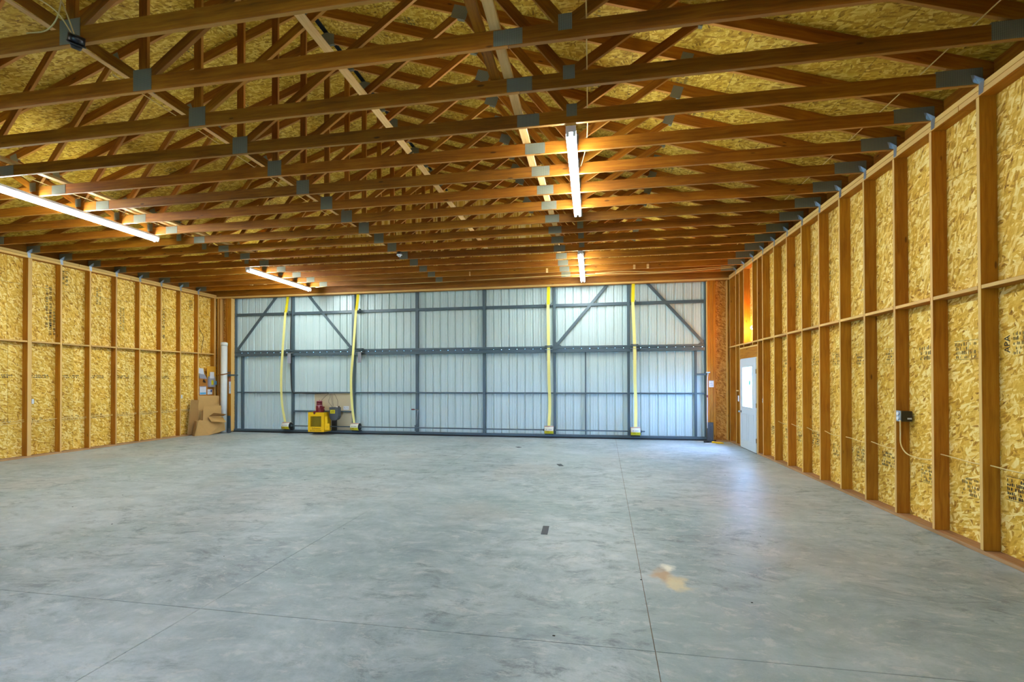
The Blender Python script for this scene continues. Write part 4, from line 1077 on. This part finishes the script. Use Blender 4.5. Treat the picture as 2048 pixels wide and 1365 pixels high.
timber('batten', (-11.48, 12.50, 1.79), (-10.98, 12.52, 1.86), .012, .030, M['truss'], t, (0, 1, 0))
bb = thing('backing_board', 'brown board behind the papers in the last left wall bay', 'board', (XL, 12.4, 1.5))
box('board', (XL-.012, 12.155, .9), (XL-.002, 12.70, 1.72), M['backer'], bb, .001)
def sheet_on_left(name, label, cat, y0, y1, z0, z1, mat, mk=None, lean=.0, x=XL+.002):
    t_ = thing(name, label, cat, (x, (y0+y1)/2, z0))
    quadsheet('sheet', [(x+.001, y0, z0), (x+.001, y1, z0), (x+.001+lean, y1, z1), (x+.001+lean, y0, z1)], .003, M[mat], t_)
    if mk:
        for m_, a, b, c, e in mk: box('print', (x+.003, a, c), (x+.0042, b, e), M[m_], t_, 0)
    return t_
sheet_on_left('envelope', 'large manila envelope pinned high in the left corner', 'envelope', 12.44, 12.78, 1.70, 2.08, 'envelope', [('inkred', 12.46, 12.60, 1.72, 1.74)])
o = thing('leaflet', 'grey and white leaflet held slanting on a stud by the corner', 'paper', (XL, 12.2, 1.7))
quadsheet('sheet', [(XL+.002, 12.14, 1.86), (XL+.002, 12.34, 1.80), (XL+.002, 12.30, 2.0), (XL+.002, 12.14, 2.02)], .003, M['paper'], o)
quadsheet('sheet', [(XL+.003, 12.17, 1.70), (XL+.004, 12.44, 1.68), (XL+.003, 12.36, 1.82), (XL+.003, 12.15, 1.84)], .003, M['grey_panel'], o)
sheet_on_left('notice', 'white notice with a blue lower band in the left corner', 'notice', 12.17, 12.41, 1.20, 1.46, 'paper', [('inkblue', 12.18, 12.40, 1.21, 1.27), ('inknavy', 12.18, 12.40, 1.44, 1.455)])
sheet_on_left('notice', 'small white notice with a navy square below the grey switch box', 'notice', 12.46, 12.64, 1.20, 1.36, 'paper', [('inknavy', 12.57, 12.63, 1.27, 1.345), ('grey_panel', 12.48, 12.55, 1.30, 1.31), ('grey_panel', 12.48, 12.55, 1.28, 1.287)])
t = thing('disconnect_switch', 'grey electrical switch box with yellow and blue stickers in the left corner', 'box', (XL+.01, 12.56, 1.4))
box('case', (XL-.03, 12.47, 1.43), (XL+.07, 12.69, 1.76), M['grey_panel'], t, .006)
box('warning_label', (XL+.0705, 12.535, 1.50), (XL+.0715, 12.615, 1.64), M['drumyel'], t, 0)
box('info_card', (XL+.0705, 12.48, 1.70), (XL+.0725, 12.64, 1.90), M['paper'], t, 0)
box('blue_tag', (XL+.071, 12.66, 1.50), (XL+.075, 12.74, 1.62), M['inkblue'], t, 0)
t = thing('key_bunch', 'dark bunch of keys hanging beside the grey switch box', 'keys', (XL, 12.32, 1.5))
for i in range(4): shape('key', lambda bm: bm_box(bm, (0, -.009, -.075), (.004, .009, 0), 0, .001), M['black'], t, (XL+.006+.004*i, 12.305+.014*i, 1.66-.01*i), Matrix.Rotation(.2*(i-1.5), 4, 'X'))
tube('key_ring', [(XL+.01, 12.32, 1.69), (XL+.012, 12.34, 1.665), (XL+.01, 12.32, 1.64), (XL+.008, 12.30, 1.665), (XL+.01, 12.32, 1.69)], .003, M['black'], t)
t = thing('door_latch', 'dark grey latch arm on the left edge of the big door', 'latch', (-11.1, 12.8, 1.8))
box('arm', (-11.35, 12.73, 1.775), (-10.93, 12.76, 1.825), M['door_paint'], t, .004); box('plate', (-11.40, 12.765, 1.76), (-11.22, 12.798, 1.90), M['door_paint'], t, .004)
tube('pull_rod', [(-11.33, 12.745, 1.78), (-11.335, 12.75, 1.5), (-11.32, 12.75, 1.18)], .006, M['white'], t); box('grip', (-11.345, 12.74, 1.13), (-11.30, 12.76, 1.17), M['red'], t, .004)
t = thing('notice', 'white instruction sheet on the jamb left of the big door', 'notice', (-11.25, 12.795, 1.3))
box('paper', (-11.29, 12.7955, 1.22), (-11.218, 12.7985, 1.60), M['paper'], t, 0); box('heading', (-11.29, 12.795, 1.60), (-11.225, 12.798, 1.72), M['inkred'], t, 0); marks('print', frame((1, 0, 0), (0, 0, 1), (-11.254, 12.7952, 1.43)), .05, .26, 9, t, 4, 'grey_panel', .6)
t = thing('notice', 'narrow white card beside the instruction sheet left of the big door', 'notice', (-11.38, 12.795, 1.5))
box('paper', (-11.41, 12.7955, 1.46), (-11.345, 12.7985, 1.62), M['paper'], t, 0)
t = thing('corner_guard', 'grey steel guard plate at the foot of the left jamb', 'plate', (-11.28, 12.78, 0))
box('plate', (-11.35, 12.785, .01), (-11.222, 12.798, .52), M['door_paint'], t, .002)
t = thing('foot_block', 'small grey block on the floor beside the white pipe', 'block', (-11.42, 12.55, 0))
box('block', (-11.19, 12.60, .001), (-11.12, 12.70, .13), M['grey_box'], t, .01)

# ------------------------------------------------------------------ right corner
t = thing('notice', 'white square notice on the jamb right of the big door', 'notice', (3.09, 12.795, 1.4))
box('paper', (3.03, 12.7955, 1.425), (3.15, 12.7985, 1.60), M['paper'], t, 0); marks('print', frame((1, 0, 0), (0, 0, 1), (3.09, 12.7952, 1.51)), .08, .10, 4, t, 9, 'grey_panel', .5)
box('heading', (3.035, 12.795, 1.585), (3.145, 12.7954, 1.595), M['grey_box'], t, 0)
t = thing('corner_guard', 'grey steel guard plate at the foot of the right jamb', 'plate', (3.04, 12.78, 0))
def cguard(bm):
    bm_box(bm, (-.05, 0, 0), (.105, .004, .50)); bm_box(bm, (-.05, 0, 0), (-.046, .06, .50))
shape('plate', cguard, M['grey_box'], t, (3.03, 12.782, .005))
for z in (.08, .43): shape('bolt', lambda bm: bm_cyl(bm, (0, 0, 0), (0, -.008, 0), .010, seg=8), M['steel'], t, (3.075, 12.782, z))
t = thing('door_latch', 'steel latch arm with hanging white rod on the right edge of the big door', 'latch', (3.0, 12.8, 1.8))
box('arm', (2.74, 12.86, 1.74), (3.02, 12.89, 1.79), M['door_paint'], t, .004)
box('lever', (2.95, 12.72, 1.80), (3.045, 12.79, 1.825), M['galv'], t, .003)
tube('pull_rod', [(3.0, 12.76, 1.80), (2.985, 12.765, 1.6), (2.985, 12.77, 1.3), (2.98, 12.77, .35)], .009, M['white'], t); box('grip', (2.965, 12.755, 1.16), (2.998, 12.785, 1.22), M['red'], t, .004)
t = thing('work_glove', 'bright yellow glove lying on the floor by the right jamb', 'glove', (3.14, 12.46, 0))
def glove(bm):
    bm_box(bm, (-.07, -.05, 0), (.06, .05, .035), 0, .012)
    for i in range(4): bm_cyl(bm, (.04, -.042+.028*i, .018), (.145-.01*abs(i-1.5), -.05+.033*i, .014), .015, .011, seg=8)
    bm_cyl(bm, (-.02, -.05, .018), (.045, -.095, .014), .015, .012, seg=8); bm_box(bm, (-.14, -.045, .002), (-.06, .045, .045), 0, .014)
shape('glove', glove, M['yellow'], t, (3.15, 12.44, .0), Matrix.Rotation(-.35, 4, 'Z'))
t = thing('paper_scrap', 'bluish white folded paper on the floor beside the yellow glove', 'paper', (2.93, 12.40, 0))
quadsheet('sheet', [(2.82, 12.33, .004), (3.06, 12.28, .004), (3.09, 12.37, .006), (2.86, 12.44, .004)], .004, M['paper'], t)
t = thing('black_tool', 'small black tool handle beside the yellow glove on the floor', 'tool', (2.92, 12.52, 0))
shape('handle', lambda bm: [bm_cyl(bm, (-.09, 0, .022), (.05, .02, .022), .020, .017, seg=10), bm_cyl(bm, (.05, .02, .022), (.10, .03, .018), .008, seg=8)], M['black'], t, (2.93, 12.55, 0))
# small dark tiles left on the slab, chips of debris
for lab, x, y, wx, wy, rz in (('dark rectangular tile lying flat in the middle of the floor', -.50, 4.953, .068, .275, .02), ('small dark tile far off on the floor towards the big door', -.60, 8.80, .09, .20, .3),
                              ('small dark scrap on the floor close to the big door', -1.75, 11.0, .10, .12, .8)):
    o = shape('floor_tile', lambda bm: bm_box(bm, (-wx/2, -wy/2, 0), (wx/2, wy/2, .004), 0, .001), M['floorplate'], None, (x, y, .0), Matrix.Rotation(rz, 4, 'Z')); tag(o, lab, 'tile')
rr = random.Random(5)
def debris(bm):
    for i in range(46):
        x, y = rr.uniform(-7.5, 2.8), rr.uniform(2.4, 11.5); r = rr.uniform(.002, .0055); a_ = rr.uniform(0, 6)
        bm_box(bm, (x-r*1.6, y-r, 0), (x+r*1.6, y+r, r*.6), 0, r*.15)
o = shape('grit', debris, M['rubber'], None); o['kind'] = 'stuff'; tag(o, 'dark specks of grit scattered over the concrete floor', 'grit')
# short pale blocks nailed beside the last trusses
for lab, x0, x1, y in (('short pale block under the trusses left of the far left strip light, outer one', -9.56, -9.47, 11.578),
                       ('short pale block under the trusses left of the far left strip light, inner one', -9.12, -9.03, 11.578),
                       ('short pale block under the trusses right of the far right strip light, nearer to it', 1.01, 1.06, 11.578),
                       ('short pale block under the trusses right of the far right strip light, outer one', 1.33, 1.38, 11.578),
                       ('short pale block under the trusses left of the far right strip light', -1.13, -1.08, 11.578),
                       ('short pale block under the trusses in front of the middle of the big door', -3.13, -3.10, 11.578)):
    o = box('wood_block', (x0, y, ZCH-.004), (x1, y+.038, ZCH+.10), M['pale'], None, .002); tag(o, lab, 'block', 'short blocks nailed to the trusses')
